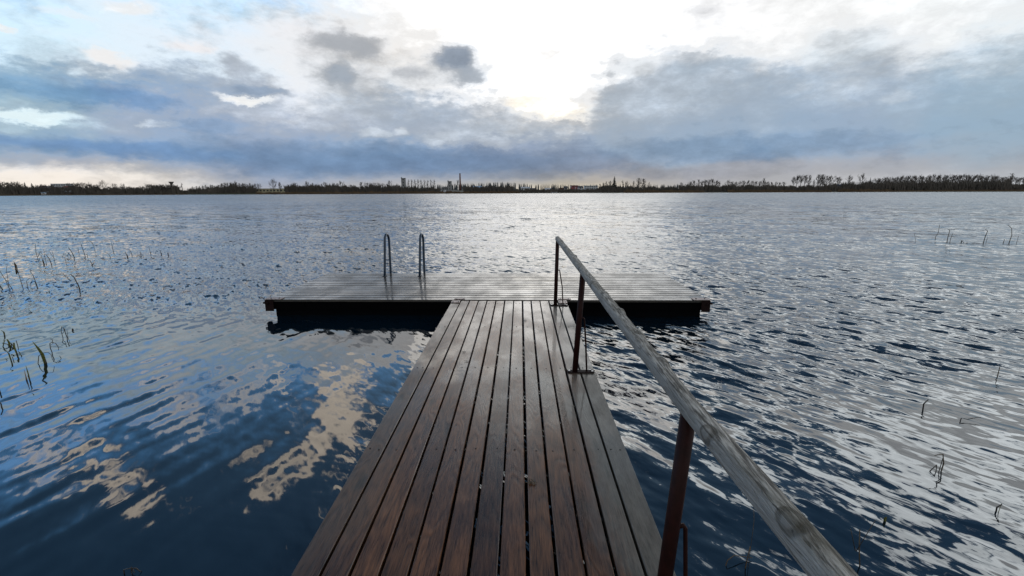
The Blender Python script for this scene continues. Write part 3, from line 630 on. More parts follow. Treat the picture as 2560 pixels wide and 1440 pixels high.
# lawn slope on the left
mb = MB(); xs2 = np.linspace(440, 725, 30)
for d in (468, 480, 498, 512):
    for x in xs2: q = at(x, d); mb.v.append((q.x, q.y, q.z + .06))
for a in range(3):
    for c in range(29): mb.f.append((a * 30 + c, a * 30 + c + 1, (a + 1) * 30 + c + 1, (a + 1) * 30 + c))
tag(mb.build('lawn', m_lawn), kind='structure')

# ------------------------------------------------------------------ wood of the gangway and the dock
def wood(name, axis, dark, mid, gloss, dry_from=None, film=0.0):
    m = bpy.data.materials.new(name); m.use_nodes = True; t = m.node_tree; p = t.nodes['Principled BSDF']
    tc = t.nodes.new('ShaderNodeTexCoord'); ge = t.nodes.new('ShaderNodeNewGeometry'); rnd = ge.outputs['Random Per Island']
    off = t.nodes.new('ShaderNodeCombineXYZ'); t.links.new(math_node(t, 'MULTIPLY', rnd, 37.0), off.inputs[2])
    ad = t.nodes.new('ShaderNodeVectorMath'); ad.operation = 'ADD'; t.links.new(tc.outputs['Object'], ad.inputs[0]); t.links.new(off.outputs[0], ad.inputs[1])
    st = (1, .055, 1) if axis == 'y' else (.055, 1, 1); st2 = (1, .17, 1) if axis == 'y' else (.17, 1, 1)
    low = noise(t, mapping(t, ad.outputs[0], st2), 6.5, 2, .5, .3)
    ring = math_node(t, 'PINGPONG', math_node(t, 'MULTIPLY', low.outputs['Fac'], 13.0), 0.5)
    ring = map_range(t, ring, .05, .45)
    fib = noise(t, mapping(t, ad.outputs[0], st), 190, 5, .65)
    fb = map_range(t, fib.outputs['Fac'], .32, .68)
    blot = noise(t, mapping(t, tc.outputs['Object'], (1, .6, 1)), 2.3, 5, .6)
    bl = map_range(t, blot.outputs['Fac'], .35, .65)
    kn = t.nodes.new('ShaderNodeTexVoronoi'); kn.inputs['Scale'].default_value = 1.0; kn.inputs['Randomness'].default_value = 1.0
    t.links.new(mapping(t, ad.outputs[0], (7, 2.1, 1) if axis == 'y' else (2.1, 7, 1)), kn.inputs['Vector'])
    knot = map_range(t, kn.outputs['Distance'], .07, .22, 1, 0, True)
    g = math_node(t, 'ADD', math_node(t, 'MULTIPLY', ring, .30), math_node(t, 'MULTIPLY', fb, .70))
    c = mix_col(t, g, dark, mid)
    tone = map_range(t, rnd, 0, 1, .62, 1.3)
    tn = t.nodes.new('ShaderNodeCombineColor'); [t.links.new(tone, tn.inputs[i]) for i in range(3)]
    c = mix_col(t, 1.0, c, tn.outputs[0], 'MULTIPLY')
    c = mix_col(t, math_node(t, 'MULTIPLY', bl, .55), c, tuple(x * .55 for x in dark))
    c = mix_col(t, math_node(t, 'MULTIPLY', knot, .8), c, tuple(x * .4 for x in dark))
    ro = math_node(t, 'ADD', map_range(t, bl, 0, 1, gloss + .12, gloss), math_node(t, 'MULTIPLY', fb, .10))
    if dry_from is not None:      # the planks beside the railing have dried and greyed
        sx = t.nodes.new('ShaderNodeSeparateXYZ'); t.links.new(tc.outputs['Object'], sx.inputs[0])
        edge = math_node(t, 'ADD', sx.outputs[0], math_node(t, 'MULTIPLY', math_node(t, 'SUBTRACT', blot.outputs['Fac'], .5), .5))
        dry = map_range(t, edge, dry_from, dry_from + .18, 0, 1, True)
        dry = math_node(t, 'MAXIMUM', dry, map_range(t, edge, -.62, -.95, 0, .45, True))
        moss = noise(t, mapping(t, tc.outputs['Object'], (1, .25, 1)), 28, 6, .7)
        grey = mix_col(t, map_range(t, moss.outputs['Fac'], .35, .65), (.045, .042, .030), (.135, .125, .10))
        grey = mix_col(t, math_node(t, 'MULTIPLY', fb, .35), grey, (.20, .19, .165))
        c = mix_col(t, math_node(t, 'MULTIPLY', dry, .85), c, grey)
        ro = math_node(t, 'ADD', ro, math_node(t, 'MULTIPLY', dry, .22))
    t.links.new(c, p.inputs['Base Color']); t.links.new(ro, p.inputs['Roughness'])
    p.inputs['Specular IOR Level'].default_value = .36
    t.links.new(math_node(t, 'MULTIPLY', map_range(t, blot.outputs['Fac'], .40, .62, .25, 1, True), film), p.inputs['Coat Weight']); p.inputs['Coat Roughness'].default_value = .07; p.inputs['Coat IOR'].default_value = 1.33
    hgt = math_node(t, 'SUBTRACT', math_node(t, 'ADD', math_node(t, 'MULTIPLY', fb, .5), math_node(t, 'MULTIPLY', ring, .6)), math_node(t, 'MULTIPLY', knot, .8))
    b = t.nodes.new('ShaderNodeBump'); b.inputs['Strength'].default_value = .55; b.inputs['Distance'].default_value = .0016
    t.links.new(hgt, b.inputs['Height']); t.links.new(b.outputs[0], p.inputs['Normal'])
    return m
m_gang = wood('wet_brown_planks', 'y', (.023, .011, .0055), (.235, .100, .042), .18, .33, .65)
m_dock = wood('wet_grey_planks', 'x', (.030, .026, .022), (.085, .072, .058), .15, None, .75)
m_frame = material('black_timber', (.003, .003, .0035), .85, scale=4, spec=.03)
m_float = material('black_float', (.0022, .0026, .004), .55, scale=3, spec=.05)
m_rust = material('rusted_paint', (.022, .010, .009), .7, scale=35, bump=.001, spec=.12, dark=(.014, .008, .008))
m_post = material('red_brown_paint', (.034, .010, .008), .5, scale=25, bump=.0006, dark=(.015, .006, .005), spec=.14)
m_plate = material('worn_steel_plate', (.42, .36, .33), .42, scale=30, metal=.3, bump=.0006, dark=(.20, .11, .085))
m_steel = material('bolt_steel', (.45, .45, .45), .35, scale=60, metal=.8)
m_ladder = material('blue_grey_paint', (.035, .060, .095), .32, scale=20, dark=(.022, .038, .065))

RP = random.Random(12)
def plank(mb, axis, a0, a1, b0, b1, top, thick, ch=.004, tilt=0.0, segs=1):
    """one plank along axis with chamfered upper edges, ends at b0/b1"""
    prof = [(a0, top - thick), (a1, top - thick), (a1, top - ch), (a1 - ch, top + tilt), (a0 + ch, top - tilt), (a0, top - ch)]
    n = len(prof); base = len(mb.v)
    for k in range(segs + 1):
        bb = b0 + (b1 - b0) * k / segs
        for a, z in prof: mb.v.append((a, bb, z) if axis == 'y' else (bb, a, z))
    for k in range(segs):
        for i in range(n):
            q = (base + k * n + i, base + k * n + (i + 1) % n, base + (k + 1) * n + (i + 1) % n, base + (k + 1) * n + i)
            mb.f.append(q[::-1] if axis == 'y' else q)
    e0 = tuple(base + i for i in range(n)); e1 = tuple(base + segs * n + i for i in range(n))
    mb.f.append(e0 if axis == 'y' else e0[::-1]); mb.f.append(e1[::-1] if axis == 'y' else e1)

# ------------------------------------------------------------------ gangway
GX0, GX1, GY1, SLOPE = -0.956, 0.647, 6.208, 0.0125
gang = empty('gangway', (0, GY1, DECK), 0, 'wet brown plank gangway leading straight from the viewer to the floating dock', 'gangway')
gang.rotation_euler.x = math.atan(SLOPE)
G0 = -2.6 - GY1
mb = MB(); NP = 13; pit = (GX1 - GX0) / NP
for k in range(NP):
    gp = RP.uniform(.0055, .0085)
    plank(mb, 'y', GX0 + k * pit + (gp + RP.uniform(-.0025, .0025) if k else 0), GX0 + (k + 1) * pit - (gp + RP.uniform(-.0025, .0025) if k < NP - 1 else 0), G0, -.006 + RP.uniform(-.006, .002), RP.uniform(-.0015, .0015), .034, .0035, RP.uniform(-.0012, .0012), 1)
deck_mb, n_wood = mb, len(mb.f)
for x in (GX0 + .05, (GX0 + GX1) / 2, GX1 - .09):
    mb = MB(); mb.box(x, x + .045, G0, -.05, -.17, -.0365); mb.build('beam', m_frame, gang)
ROWS_Y = [6.075, 5.0, 3.797, 2.519, 1.24, -0.05, -1.3]
for y in ROWS_Y:
    mb = MB(); mb.box(GX0 + .11, GX1 - .11, y - GY1 - .045, y - GY1 + .045, -.12, -.0365); mb.build('crossbeam', m_frame, gang)
mb = deck_mb
for y in ROWS_Y:
    for k in range(NP):
        for f in ((.28, .74) if y > 6 or k in (0, NP - 1) else (.5 + RP.uniform(-.12, .12),)):
            x = GX0 + (k + f) * pit + RP.uniform(-.006, .006); yy = y - GY1 + RP.uniform(-.012, .012); r = RP.uniform(.0045, .0062)
            mb.add([(x + r * math.cos(i * 1.047), yy + r * math.sin(i * 1.047), .0022) for i in range(6)] + [(x + r * 1.1 * math.cos(i * 1.047), yy + r * 1.1 * math.sin(i * 1.047), -.006) for i in range(6)], [tuple(range(6))] + [(i + 6, (i + 1) % 6 + 6, (i + 1) % 6, i) for i in range(6)])
deck_o = mb.build('deck', m_gang, gang)
deck_o.data.materials.append(material('rusty_nail', (.03, .025, .022), .6))
for q in deck_o.data.polygons[n_wood:]: q.material_index = 1
def plate(name, x0, x1, y0, y1, z, mat, parent, bolts=2, th=.006):
    mb = MB(); mb.box(x0, x1, y0, y1, z, z + th); o = mb.build(name, mat, parent, bevel=.0015)
    mb = MB()
    for k in range(bolts):
        x = x0 + (x1 - x0) * (.18 + .64 * k / max(1, bolts - 1)); y = (y0 + y1) / 2
        mb.tube([(x, y, z + th), (x, y, z + th + .007)], .009, 6)
    mb.build('bolt_heads', m_steel, o)
    return o
plate('hinge_plate', GX0, GX0 + .118, -.125, -.01, .0035, m_plate, gang)
plate('hinge_plate', GX1 - .118, GX1, -.16, -.01, .0035, m_plate, gang)

# ------------------------------------------------------------------ floating dock
DX0, DX1, DY0, DY1 = -3.68, 2.61, 6.255, 8.43
dock = empty('floating_dock', (0, 0, DECK), 0, 'wide wet timber floating dock lying across the end of the gangway', 'dock')
dock.rotation_euler.z = rad(-.35)
mb = MB(); ND = 15; pd = (DY1 - DY0) / ND
for k in range(ND):
    gp = RP.uniform(.0105, .0135)
    plank(mb, 'x', DY0 + k * pd + (gp if k else 0), DY0 + (k + 1) * pd - (gp if k < ND - 1 else 0), DX0 + RP.uniform(-.012, .012), DX1 + RP.uniform(-.012, .012), RP.uniform(-.001, .001), .032, .004, RP.uniform(-.0012, .0012), 6)
mb.build('deck', m_dock, dock)
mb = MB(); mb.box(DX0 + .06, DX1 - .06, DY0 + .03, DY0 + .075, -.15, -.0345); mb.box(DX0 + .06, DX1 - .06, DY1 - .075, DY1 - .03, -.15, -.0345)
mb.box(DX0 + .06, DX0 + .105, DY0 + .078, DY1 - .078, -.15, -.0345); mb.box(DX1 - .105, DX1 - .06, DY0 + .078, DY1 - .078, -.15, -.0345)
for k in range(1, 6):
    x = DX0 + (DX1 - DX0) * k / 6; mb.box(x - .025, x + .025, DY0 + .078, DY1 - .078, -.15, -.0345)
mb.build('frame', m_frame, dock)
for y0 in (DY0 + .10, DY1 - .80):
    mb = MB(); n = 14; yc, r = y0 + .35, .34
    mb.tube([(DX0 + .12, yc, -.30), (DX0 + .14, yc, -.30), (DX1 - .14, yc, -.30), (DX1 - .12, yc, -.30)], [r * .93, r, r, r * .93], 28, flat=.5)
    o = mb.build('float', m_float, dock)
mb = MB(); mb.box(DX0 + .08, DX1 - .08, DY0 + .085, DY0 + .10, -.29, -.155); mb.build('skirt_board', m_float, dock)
for k in range(1, 12):
    mb = MB(); x = DX0 + (DX1 - DX0) * k / 12; mb.box(x - .012, x + .012, DY0 + .016, DY0 + .029, -.11, -.05); mb.build('bracing_strip', m_frame, dock)
for sx_, sy_ in ((-1, -1), (1, -1), (-1, 1), (1, 1)):
    cx = DX0 if sx_ < 0 else DX1; cy = DY0 if sy_ < 0 else DY1
    X_ = lambda a: cx + sx_ * a; Y_ = lambda a: cy + sy_ * a
    def bx(mb, a0, a1, b0, b1, z0, z1): xs_ = sorted((X_(a0), X_(a1))); ys_ = sorted((Y_(b0), Y_(b1))); mb.box(xs_[0], xs_[1], ys_[0], ys_[1], z0, z1)
    mb = MB(); bx(mb, -.11, .012, .014, .022, -.165, -.004); bx(mb, .006, .012, -.13, .0135, -.165, -.004)
    br = mb.build('corner_bracket', m_rust, dock, bevel=.002)
    if sy_ > 0: continue
    mb = MB(); bx(mb, -.22, .024, -.115, .022, .0045, .0105); mb.build('top_plate', m_plate, br, bevel=.0015)
    mb = MB(); mb.tube([(X_(.012), Y_(-.02), -.05), (X_(.055), Y_(-.02), -.055)], .014, 8); mb.tube([(X_(-.03), Y_(.022), -.045), (X_(-.03), Y_(.045), -.05)], .016, 8); mb.build('mooring_pin', m_rust, br)
    mb = MB()
    for a in (-.17, -.05): mb.tube([(X_(a), Y_(-.045), .0105), (X_(a), Y_(-.045), .017)], .009, 6)
    mb.build('bolt_heads', m_frame, br)
plate('hinge_plate', GX0 - .02, GX0 + .13, DY0 + .004, DY0 + .075, .0045, m_plate, dock)
plate('hinge_plate', GX1 - .15, GX1 + .03, DY0 + .004, DY0 + .075, .0045, m_plate, dock)

# ------------------------------------------------------------------ swim ladder
lad = empty('swim_ladder', (0, 0, DECK), 0, 'blue-grey tubular swim ladder with two hooped handrails at the far edge of the dock', 'ladder')
for x in (-2.475, -1.832):
    pts = []
    y0, y1, zt = 8.135, 8.50, .745
    for z in np.linspace(0.004, zt - .14, 6): f = z / (zt - .14); pts.append((x + .02 * f, y0 + .06 * f, z))
    for a in np.linspace(0, math.pi, 11)[1:-1]: pts.append((x + .02, (y0 + .06 + y1 - .03) / 2 - math.cos(a) * (y1 - .03 - y0 - .06) / 2, zt - .14 + .14 * math.sin(a)))
    for z in np.linspace(zt - .14, -.85, 9): f = (zt - .14 - z) / 1.4; pts.append((x + .02 - .02 * f, y1 - .03 + .03 * f, z))
    mb = MB(); mb.tube(pts, .0215, 12); mb.build('handrail', m_ladder, lad, True)
    mb = MB(); mb.tube([(x, y0, .0015), (x, y0, .008)], .05, 14); fp = mb.build('foot_flange', m_ladder, lad)
    mb = MB()
    for a in range(4): c, s = math.cos(a * 1.57 + .78) * .037, math.sin(a * 1.57 + .78) * .037; mb.tube([(x + c, y0 + s, .008), (x + c, y0 + s, .016)], .007, 6)
    mb.build('bolt_heads', m_steel, fp)
for z in (-.12, -.38, -.64):
    mb = MB(); mb.box(-2.46, -1.83, 8.475, 8.525, z - .014, z + .014); mb.build('rung', m_ladder, lad)

# ------------------------------------------------------------------ railing
rail = empty('railing', (0, 0, DECK), 0, 'railing of one weathered grey pole on red-brown steel posts along the gangway', 'railing')
m = bpy.data.materials.new('weathered_pole'); m.use_nodes = True; t = m.node_tree; p = t.nodes['Principled BSDF']; m_pole = m
tcn = t.nodes.new('ShaderNodeTexCoord'); fib = noise(t, mapping(t, tcn.outputs['Object'], (1, .075, 1)), 120, 5, .66, .25)
fb = map_range(t, fib.outputs['Fac'], .40, .60)
bl = noise(t, mapping(t, tcn.outputs['Object'], (1, .35, 1)), 9, 5, .65)
c = mix_col(t, fb, (.085, .075, .06), (.56, .52, .45))
c = mix_col(t, map_range(t, bl.outputs['Fac'], .50, .70, 0, .75), c, (.12, .105, .065))
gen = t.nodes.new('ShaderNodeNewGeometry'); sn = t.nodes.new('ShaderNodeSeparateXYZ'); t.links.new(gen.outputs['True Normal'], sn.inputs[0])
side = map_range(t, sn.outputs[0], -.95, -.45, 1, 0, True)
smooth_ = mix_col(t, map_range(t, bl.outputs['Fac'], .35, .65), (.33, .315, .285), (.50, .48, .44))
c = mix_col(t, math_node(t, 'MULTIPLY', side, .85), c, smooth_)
at_ = t.nodes.new('ShaderNodeAttribute'); at_.attribute_name = 'knot'
kraw = math_node(t, 'ADD', at_.outputs['Fac'], math_node(t, 'MULTIPLY', math_node(t, 'SUBTRACT', bl.outputs['Fac'], .5), .5))
kf = math_node(t, 'MULTIPLY', map_range(t, kraw, .22, .42, 0, 1, True), map_range(t, kraw, .58, .85, 1, .35, True))   # dark ring, paler heart
c = mix_col(t, math_node(t, 'MULTIPLY', kf, .6), c, (.05, .042, .025))
crack = noise(t, mapping(t, tcn.outputs['Object'], (1, .03, 1), (4, 2, 1)), 75, 2, .5)
ck = map_range(t, math_node(t, 'ABSOLUTE', math_node(t, 'SUBTRACT', crack.outputs['Fac'], .5)), .0, .018, 1, 0)
c = mix_col(t, math_node(t, 'MULTIPLY', ck, .75), c, (.05, .045, .035))
t.links.new(c, p.inputs['Base Color']); p.inputs['Roughness'].default_value = .72; p.inputs['Specular IOR Level'].default_value = .35
bm_ = t.nodes.new('ShaderNodeBump'); bm_.inputs['Strength'].default_value = .7; bm_.inputs['Distance'].default_value = .006; t.links.new(math_node(t, 'SUBTRACT', fb, math_node(t, 'MULTIPLY', kf, 1.2)), bm_.inputs['Height']); t.links.new(bm_.outputs[0], p.inputs['Normal'])
# the pole: sawn flat on the gangway side and below, round above, with knots that swell it
RR = random.Random(4); mb = MB(); ny, nk = 460, 28; kvals = []
axis_y = np.linspace(6.06, -1.6, ny)
knots = [(y, RR.choice((0.9, 1.4, 2.0, 2.6))) for y in (5.55, 4.95, 4.35, 3.75, 3.1, 2.75, 2.35, 1.95, 1.62, 1.12, .78, .3, -.3)]
for k, y in enumerate(axis_y):
    cx = np.interp(y, [-1.6, .7, 1.31, 3.71, 5.95, 6.06], [.60, .548, .522, .520, .494, .492]); cz = np.interp(y, [-1.6, .7, 1.31, 3.71, 5.95, 6.06], [.80, .838, .846, .857, .889, .891])
    endr = 1 if k > 2 else (.55, .86, .97)[k]
    wob = 1 + .025 * math.sin(y * 3.1) + .018 * math.sin(y * 7.7 + 1)
    for i in range(nk):
        a = 2 * math.pi * i / nk; ca, sa = math.cos(a), math.sin(a)
        ex = 2.6; r = .0312 / (abs(ca) ** ex + abs(sa) ** ex) ** (1 / ex) * wob
        x, z = r * ca, r * sa
        x = max(x, -.0295); z = max(z, -.0295)
        for ky, ka in knots:
            x_, = (math.exp(-((y - ky) / .045) ** 2) * max(0, math.cos(a - ka)) ** 4 * .010,); x += ca * x_; z += sa * x_
        kvals.append(max(math.exp(-((y - ky) / .030) ** 2) * max(0, math.cos(a - ka)) ** 2.5 for ky, ka in knots))
        mb.v.append((cx + x * endr, y, cz + z * endr))
for k in range(ny - 1):
    for i in range(nk): i2 = (i + 1) % nk; mb.f.append((k * nk + i, k * nk + i2, (k + 1) * nk + i2, (k + 1) * nk + i))
mb.f.append(tuple(range(nk))[::-1]); mb.f.append(tuple((ny - 1) * nk + i for i in range(nk)))
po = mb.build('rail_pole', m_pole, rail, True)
po.data.attributes.new('knot', 'FLOAT', 'POINT').data.foreach_set('value', kvals)
for y, zb in ((5.948, -.0033), (3.712, -.0312), (1.31, -.0612)):
    zt = float(np.interp(y, [1.31, 3.71, 5.95], [.824, .834, .866])); x0, x1 = .473, float(np.interp(y, [1.31, 3.71, 5.95], [.523, .519, .488]))
    mb = MB(); mb.tube([(x0, y, zb + .008), ((x0 + x1) / 2, y, (zb + zt) / 2), (x1, y, zt)], .0245, 16)
    post = mb.build('post', m_post, rail, True)
    mb = MB(); mb.box(.405, .640, y - .03, y + .028, zb + .0035, zb + .0095); fp = mb.build('foot_plate', m_rust, post, bevel=.0015)
    mb = MB()
    for bx_, by_ in ((.424, 0), (.622, -.012), (.606, .022)): mb.tube([(bx_, y + by_, zb + .0095), (bx_, y + by_, zb + .017)], .010, 6)
    mb.build('bolt_heads', m_steel, post)
    mb = MB(); zs = .487 + zb; xp = x0 + (x1 - x0) * .57
    mb.tube([(xp + .02, y, zs - .006), (xp + .034, y, zs), (xp + .042, y, zs - .012), (.56, y, zb + .26), (.575, y, zb + .009)], .0075, 8); mb.build('brace_rod', m_post, post, True)

# ------------------------------------------------------------------ reeds standing in the lake
m_dry = material('dry_reed', (.16, .115, .065), .8, scale=30, dark=(.06, .045, .03)); m_green = material('green_reed_leaf', (.19, .22, .035), .6, scale=18, dark=(.09, .085, .02)); m_dark = material('wet_reed', (.05, .04, .03), .5, scale=30)
def on_water(px, py):
    v = ray(px, py); return Vector((0, 0, EYE)) + v * (-EYE / v.z)
def reed(name, px, py, stems, label, leaves=(), group=None, cat='reed'):
    """stems: polylines of pixel offsets (dx, dy up) from the foot, turned into metres at its distance; leaves likewise"""
    b = on_water(px, py); k = (Vector(b) - Vector((0, 0, EYE))).dot(FWD) / FOC
    e = empty(name, (b.x, b.y, 0), 0, label, cat, group); R = random.Random(int(px * 7 + py))
    def pts(pl):
        out = []; dy = R.uniform(-.5, .5)
        for i, (dx, dz) in enumerate(pl): out.append((dx * k, dy * dx * k * .6 + R.uniform(-.01, .01), dz * k * 1.02 - (.12 if i == 0 else 0)))
        return out
    for th, mt, pl in stems:
        mb = MB(); q = pts(pl); mb.tube(q, [max(th * .8 * k, .0012) * (1 - .45 * i / len(q)) for i in range(len(q))], 5); mb.build('stem', mt, e, True)
    for wd, mt, pl in leaves:
        q = pts(pl); n = len(q); mb = MB()
        for i, c in enumerate(q):
            h_ = wd * k * (math.sin(math.pi * (.25 + .75 * i / (n - 1))) + .05) / 2; mb.v += [(c[0] - h_, c[1], c[2]), (c[0], c[1] + h_ * .4, c[2]), (c[0] + h_, c[1], c[2])]
        for i in range(n - 1):
            for s in (0, 1): mb.f.append((i * 3 + s, i * 3 + s + 1, i * 3 + s + 4, i * 3 + s + 3))
        o = mb.build('leaf', mt, e, True); sm = o.modifiers.new('thick', 'SOLIDIFY'); sm.thickness = .0015
    return e
d_, g_, k_ = m_dry, m_green, m_dark
reed('broken_reed', 13, 722, [(1.5, k_, [(0, 0), (-11, 14), (-14, 40)]), (.7, d_, [(-13, 16), (-12, 44)])], 'thick broken dark reed stump at the left edge of the lake')
reed('broken_reed', 28, 724, [(.9, d_, [(0, 0), (-7, 24), (-16, 48), (-27, 66)]), (.8, d_, [(9, 3), (-6, 24)]), (.6, d_, [(-7, 24), (-2, 50), (6, 60)])], 'crossed tall dry reed stalks at the left edge behind the broken stump')
reed('broken_reed', 60, 722, [(.9, d_, [(0, 0), (-4, 18), (-6, 42), (-7, 58)]), (.9, d_, [(-7, 54), (-13, 61), (-18, 62)])], 'single tall dry reed with a feathery head near the left edge', leaves=[(5, d_, [(-7, 52), (-7.5, 60), (-8, 68)])])
reed('reed_clump', 94, 716, [(1.0, d_, [(0, 0), (-4, 12), (-9, 28), (-14, 38)]), (.8, k_, [(0, 6), (-4, 11), (-12, 14), (-19, 9), (-22, 0)]), (.7, k_, [(-22, 4), (-24, 14), (-12, 22)])], 'bent dry reeds arching over themselves left of the goose-neck reed')
reed('broken_reed', 201, 724, [(1.7, d_, [(0, 0), (-2, 12), (-5, 20), (-9, 32), (-15, 38), (-18, 37)]), (1.2, k_, [(-18, 37), (-25, 30)]), (1.2, d_, [(-5, 20), (-12, 8)])], 'thick goose-necked broken reed standing out of the calm water')
reed('leafy_reed', 123, 731, [(1.2, k_, [(-12, 1), (-6, 0.5), (0, -1)])], 'short green leaf tip lying flat on the water below the goose-neck reed', leaves=[(2.5, g_, [(0, 0), (1, 3), (12, 4)])])
reed('broken_reed', 111, 660, [(1.4, k_, [(0, 0), (-2, 11)]), (.6, d_, [(-2, 11), (-3, 22), (-14, 30)])], 'short stout reed stub in the far left reed patch')
reed('broken_reed', 116, 660, [(.6, d_, [(0, 0), (0, 22), (1, 36)])], 'thin upright reed beside the short stout stub')
reed('broken_reed', 131, 660, [(1.1, k_, [(0, 0), (-4, 14), (-10, 25)])], 'leaning bare reed right of the short stout stub')
reed('broken_reed', 138, 659, [(.6, d_, [(0, 0), (0, 14), (0, 30)]), (.5, d_, [(0, 26), (-10, 31), (-22, 30)])], 'thin upright reed with a bent-over tip in the far left patch')
reed('reed_clump', 97, 652, [(.7, d_, [(0, 0), (-2, 20), (0, 42)]), (.7, d_, [(0, 20), (8, 23), (13, 15)]), (.7, d_, [(-2, 6), (5, 10), (14, 2)])], 'tangled dry reeds at the left end of the far left patch')
reed('broken_reed', 166, 660, [(.6, d_, [(0, 0), (0, 18)])], 'short thin reed left of the dark leaning clump')
reed('reed_clump', 188, 643, [(1.2, k_, [(0, 0), (-5, 10), (-11, 24)]), (1.0, k_, [(-9, 12), (-14, 11), (-18, 2)]), (.8, k_, [(-9, 13), (-9, 2)]), (.6, d_, [(-14, 13), (-24, 9), (-27, 1)])], 'dark leaning clump of broken reeds in the far left patch')
reed('broken_reed', 214, 641, [(1.0, k_, [(0, 0), (-3, 12), (-5, 32)]), (.8, k_, [(5, 1), (5, 6)])], 'tall straight dark reed right of the leaning clump')
reed('broken_reed', 198, 630, [(.7, k_, [(0, 0), (-2, 10)])], 'tiny reed stub behind the tall straight dark reed')
reed('broken_reed', 237, 624, [(.6, d_, [(0, 0), (-1, 12), (-6, 20), (-14, 22)])], 'thin curved reed bending left at the back of the far left patch')
reed('reed_clump', 234, 664, [(.9, k_, [(0, 0), (-5, 13), (-10, 13)]), (.8, k_, [(-6, 12), (3, 6), (-5, 4), (4, 0)])], 'small dark knotted reed tangle in front of the far left patch')
reed('broken_reed', 281, 644, [(.7, d_, [(0, 0), (-8, 8), (-18, 15)])], 'reed leaning far to the left in the middle of the patch')
reed('broken_reed', 284, 628, [(.8, k_, [(0, 0), (-2, 9), (-2, 20)])], 'short broken upright reed at the back right of the patch')
reed('broken_reed', 320, 644, [(1.2, k_, [(0, 0), (-2, 7), (-5, 13)]), (.7, k_, [(1, 1), (-1, 7)])], 'short wedge of dark reed near the right end of the patch')
reed('broken_reed', 331, 641, [(.7, d_, [(0, 0), (-1, 10), (-4, 17), (-14, 20)])], 'thin reed bent left at the top near the right end of the patch')
reed('reed_clump', 353, 642, [(.8, k_, [(0, 0), (-6, 5), (-13, 1)]), (.8, k_, [(2, 0), (-1, 13)]), (.8, k_, [(0, 4), (8, 1)]), (.8, k_, [(-3, 0), (1, 8), (6, 2)])], 'low spiky dark reed tuft near the right end of the patch')
reed('broken_reed', 377, 636, [(.8, k_, [(0, 0), (0, 6)]), (.5, d_, [(0, 6), (-1, 20), (-6, 16)])], 'thin hooked reed right of the low spiky tuft')
reed('reed_clump', 404, 634, [(.8, k_, [(0, 0), (-2, 7), (-12, 6), (-14, 0)]), (.7, k_, [(4, 0), (-2, 6)])], 'flat dark reed bridge at the right end of the far left patch')
reed('reed_stub', 421, 638, [(1.6, m_post, [(0, 0), (0, 6)])], 'reddish reed stub, rightmost in the far left patch')
# near left, green leaves
reed('leafy_reed', 12, 840, [(1.2, k_, [(0, 0), (1, 7)])], 'short green leaf sticking up near the left edge', leaves=[(4, g_, [(1, 4), (-1, 10), (-5, 16)])])
reed('reed_clump', 30, 868, [(1.6, k_, [(0, 0), (-14, 6), (-29, 9)]), (1.4, g_, [(-29, 9), (-16, 17), (-8, 20), (-1, 7)]), (1.4, k_, [(-14, 4), (0, 9), (3, 0)])], 'folded green reed leaves making an A shape at the left edge', leaves=[(5, g_, [(-1, 8), (-5, 14), (-9, 20)])])
reed('leafy_reed', 45, 886, [(1.2, k_, [(0, -2), (-1, 8)])], 'bowed green reed leaf right of the A-shaped folded leaves', leaves=[(5, g_, [(-1, 4), (-5, 18), (-9, 28), (-14, 29)])])
reed('broken_reed', 47, 867, [(1.2, k_, [(0, 0), (-4, 16)])], 'thin upright dark reed just behind the bowed green leaf')
reed('leafy_reed', 34, 902, [(1.2, k_, [(0, 0), (-2, 10)]), (1.0, k_, [(-3, 14), (-21, 5)])], 'green leaf with a folded side leaf in front of the A-shaped leaves', leaves=[(4, g_, [(-2, 8), (-6, 20), (-12, 30)])])
reed('leafy_reed', 54, 893, [(1.3, k_, [(0, 0), (-1, 5)])], 'stubby green leaf right of the bowed green leaf', leaves=[(4, g_, [(-1, 3), (-3, 13)])])
reed('leafy_reed', 118, 910, [(2.2, k_, [(0, -2), (-2, 12)]), (1.1, d_, [(-27, 6), (-14, 22), (-6, 28), (6, 30), (14, 24), (17, 10)]), (.9, k_, [(-26, 6), (-10, 2)])], 'tall bright green pointed leaf crossed by a drooping dry leaf', leaves=[(9, g_, [(-2, 9), (-6, 26), (-11, 42), (-18, 60)])])
reed('broken_reed', 135, 882, [(1.2, k_, [(0, 0), (-6, 12), (-5, 24), (2, 28), (12, 25), (18, 14), (17, 8)])], 'dry reed curled over like a hook beside the tall bright green leaf')
reed('broken_reed', 130, 855, [(.9, k_, [(0, 0), (3, 6), (-2, 10)])], 'small broken dark reed above the hook-shaped reed')
reed('reed_clump', 170, 843, [(1.3, k_, [(0, 0), (-4, 10), (-5, 22)]), (.9, k_, [(-14, 4), (-17, 14), (-15, 26), (-10, 24), (-6, 16), (-15, 8)]), (.7, k_, [(0, 4), (-1, 18)])], 'dark angular broken reeds right of the hook-shaped reed')
reed('reed_stub', 181, 827, [(2.0, k_, [(-4, 0), (0, 5), (2, 0)])], 'small dark triangular reed stub right of the angular broken reeds')
reed('leafy_reed', 77, 952, [(1.2, k_, [(0, -2), (-4, 14)])], 'lone narrow green leaf with a pale fold in the near left water', leaves=[(3, g_, [(-4, 10), (-6, 24), (-8, 38)]), (8, m_plate, [(-9, 20), (-10, 28)])])
reed('broken_reed', 4, 982, [(2, k_, [(0, 0), (-3, 14)])], 'dark reed stub cut off by the left edge, upper of two')
reed('broken_reed', 6, 1018, [(2, k_, [(0, 0), (-3, 8), (-6, 20)])], 'dark reed stub cut off by the left edge, lower of two')
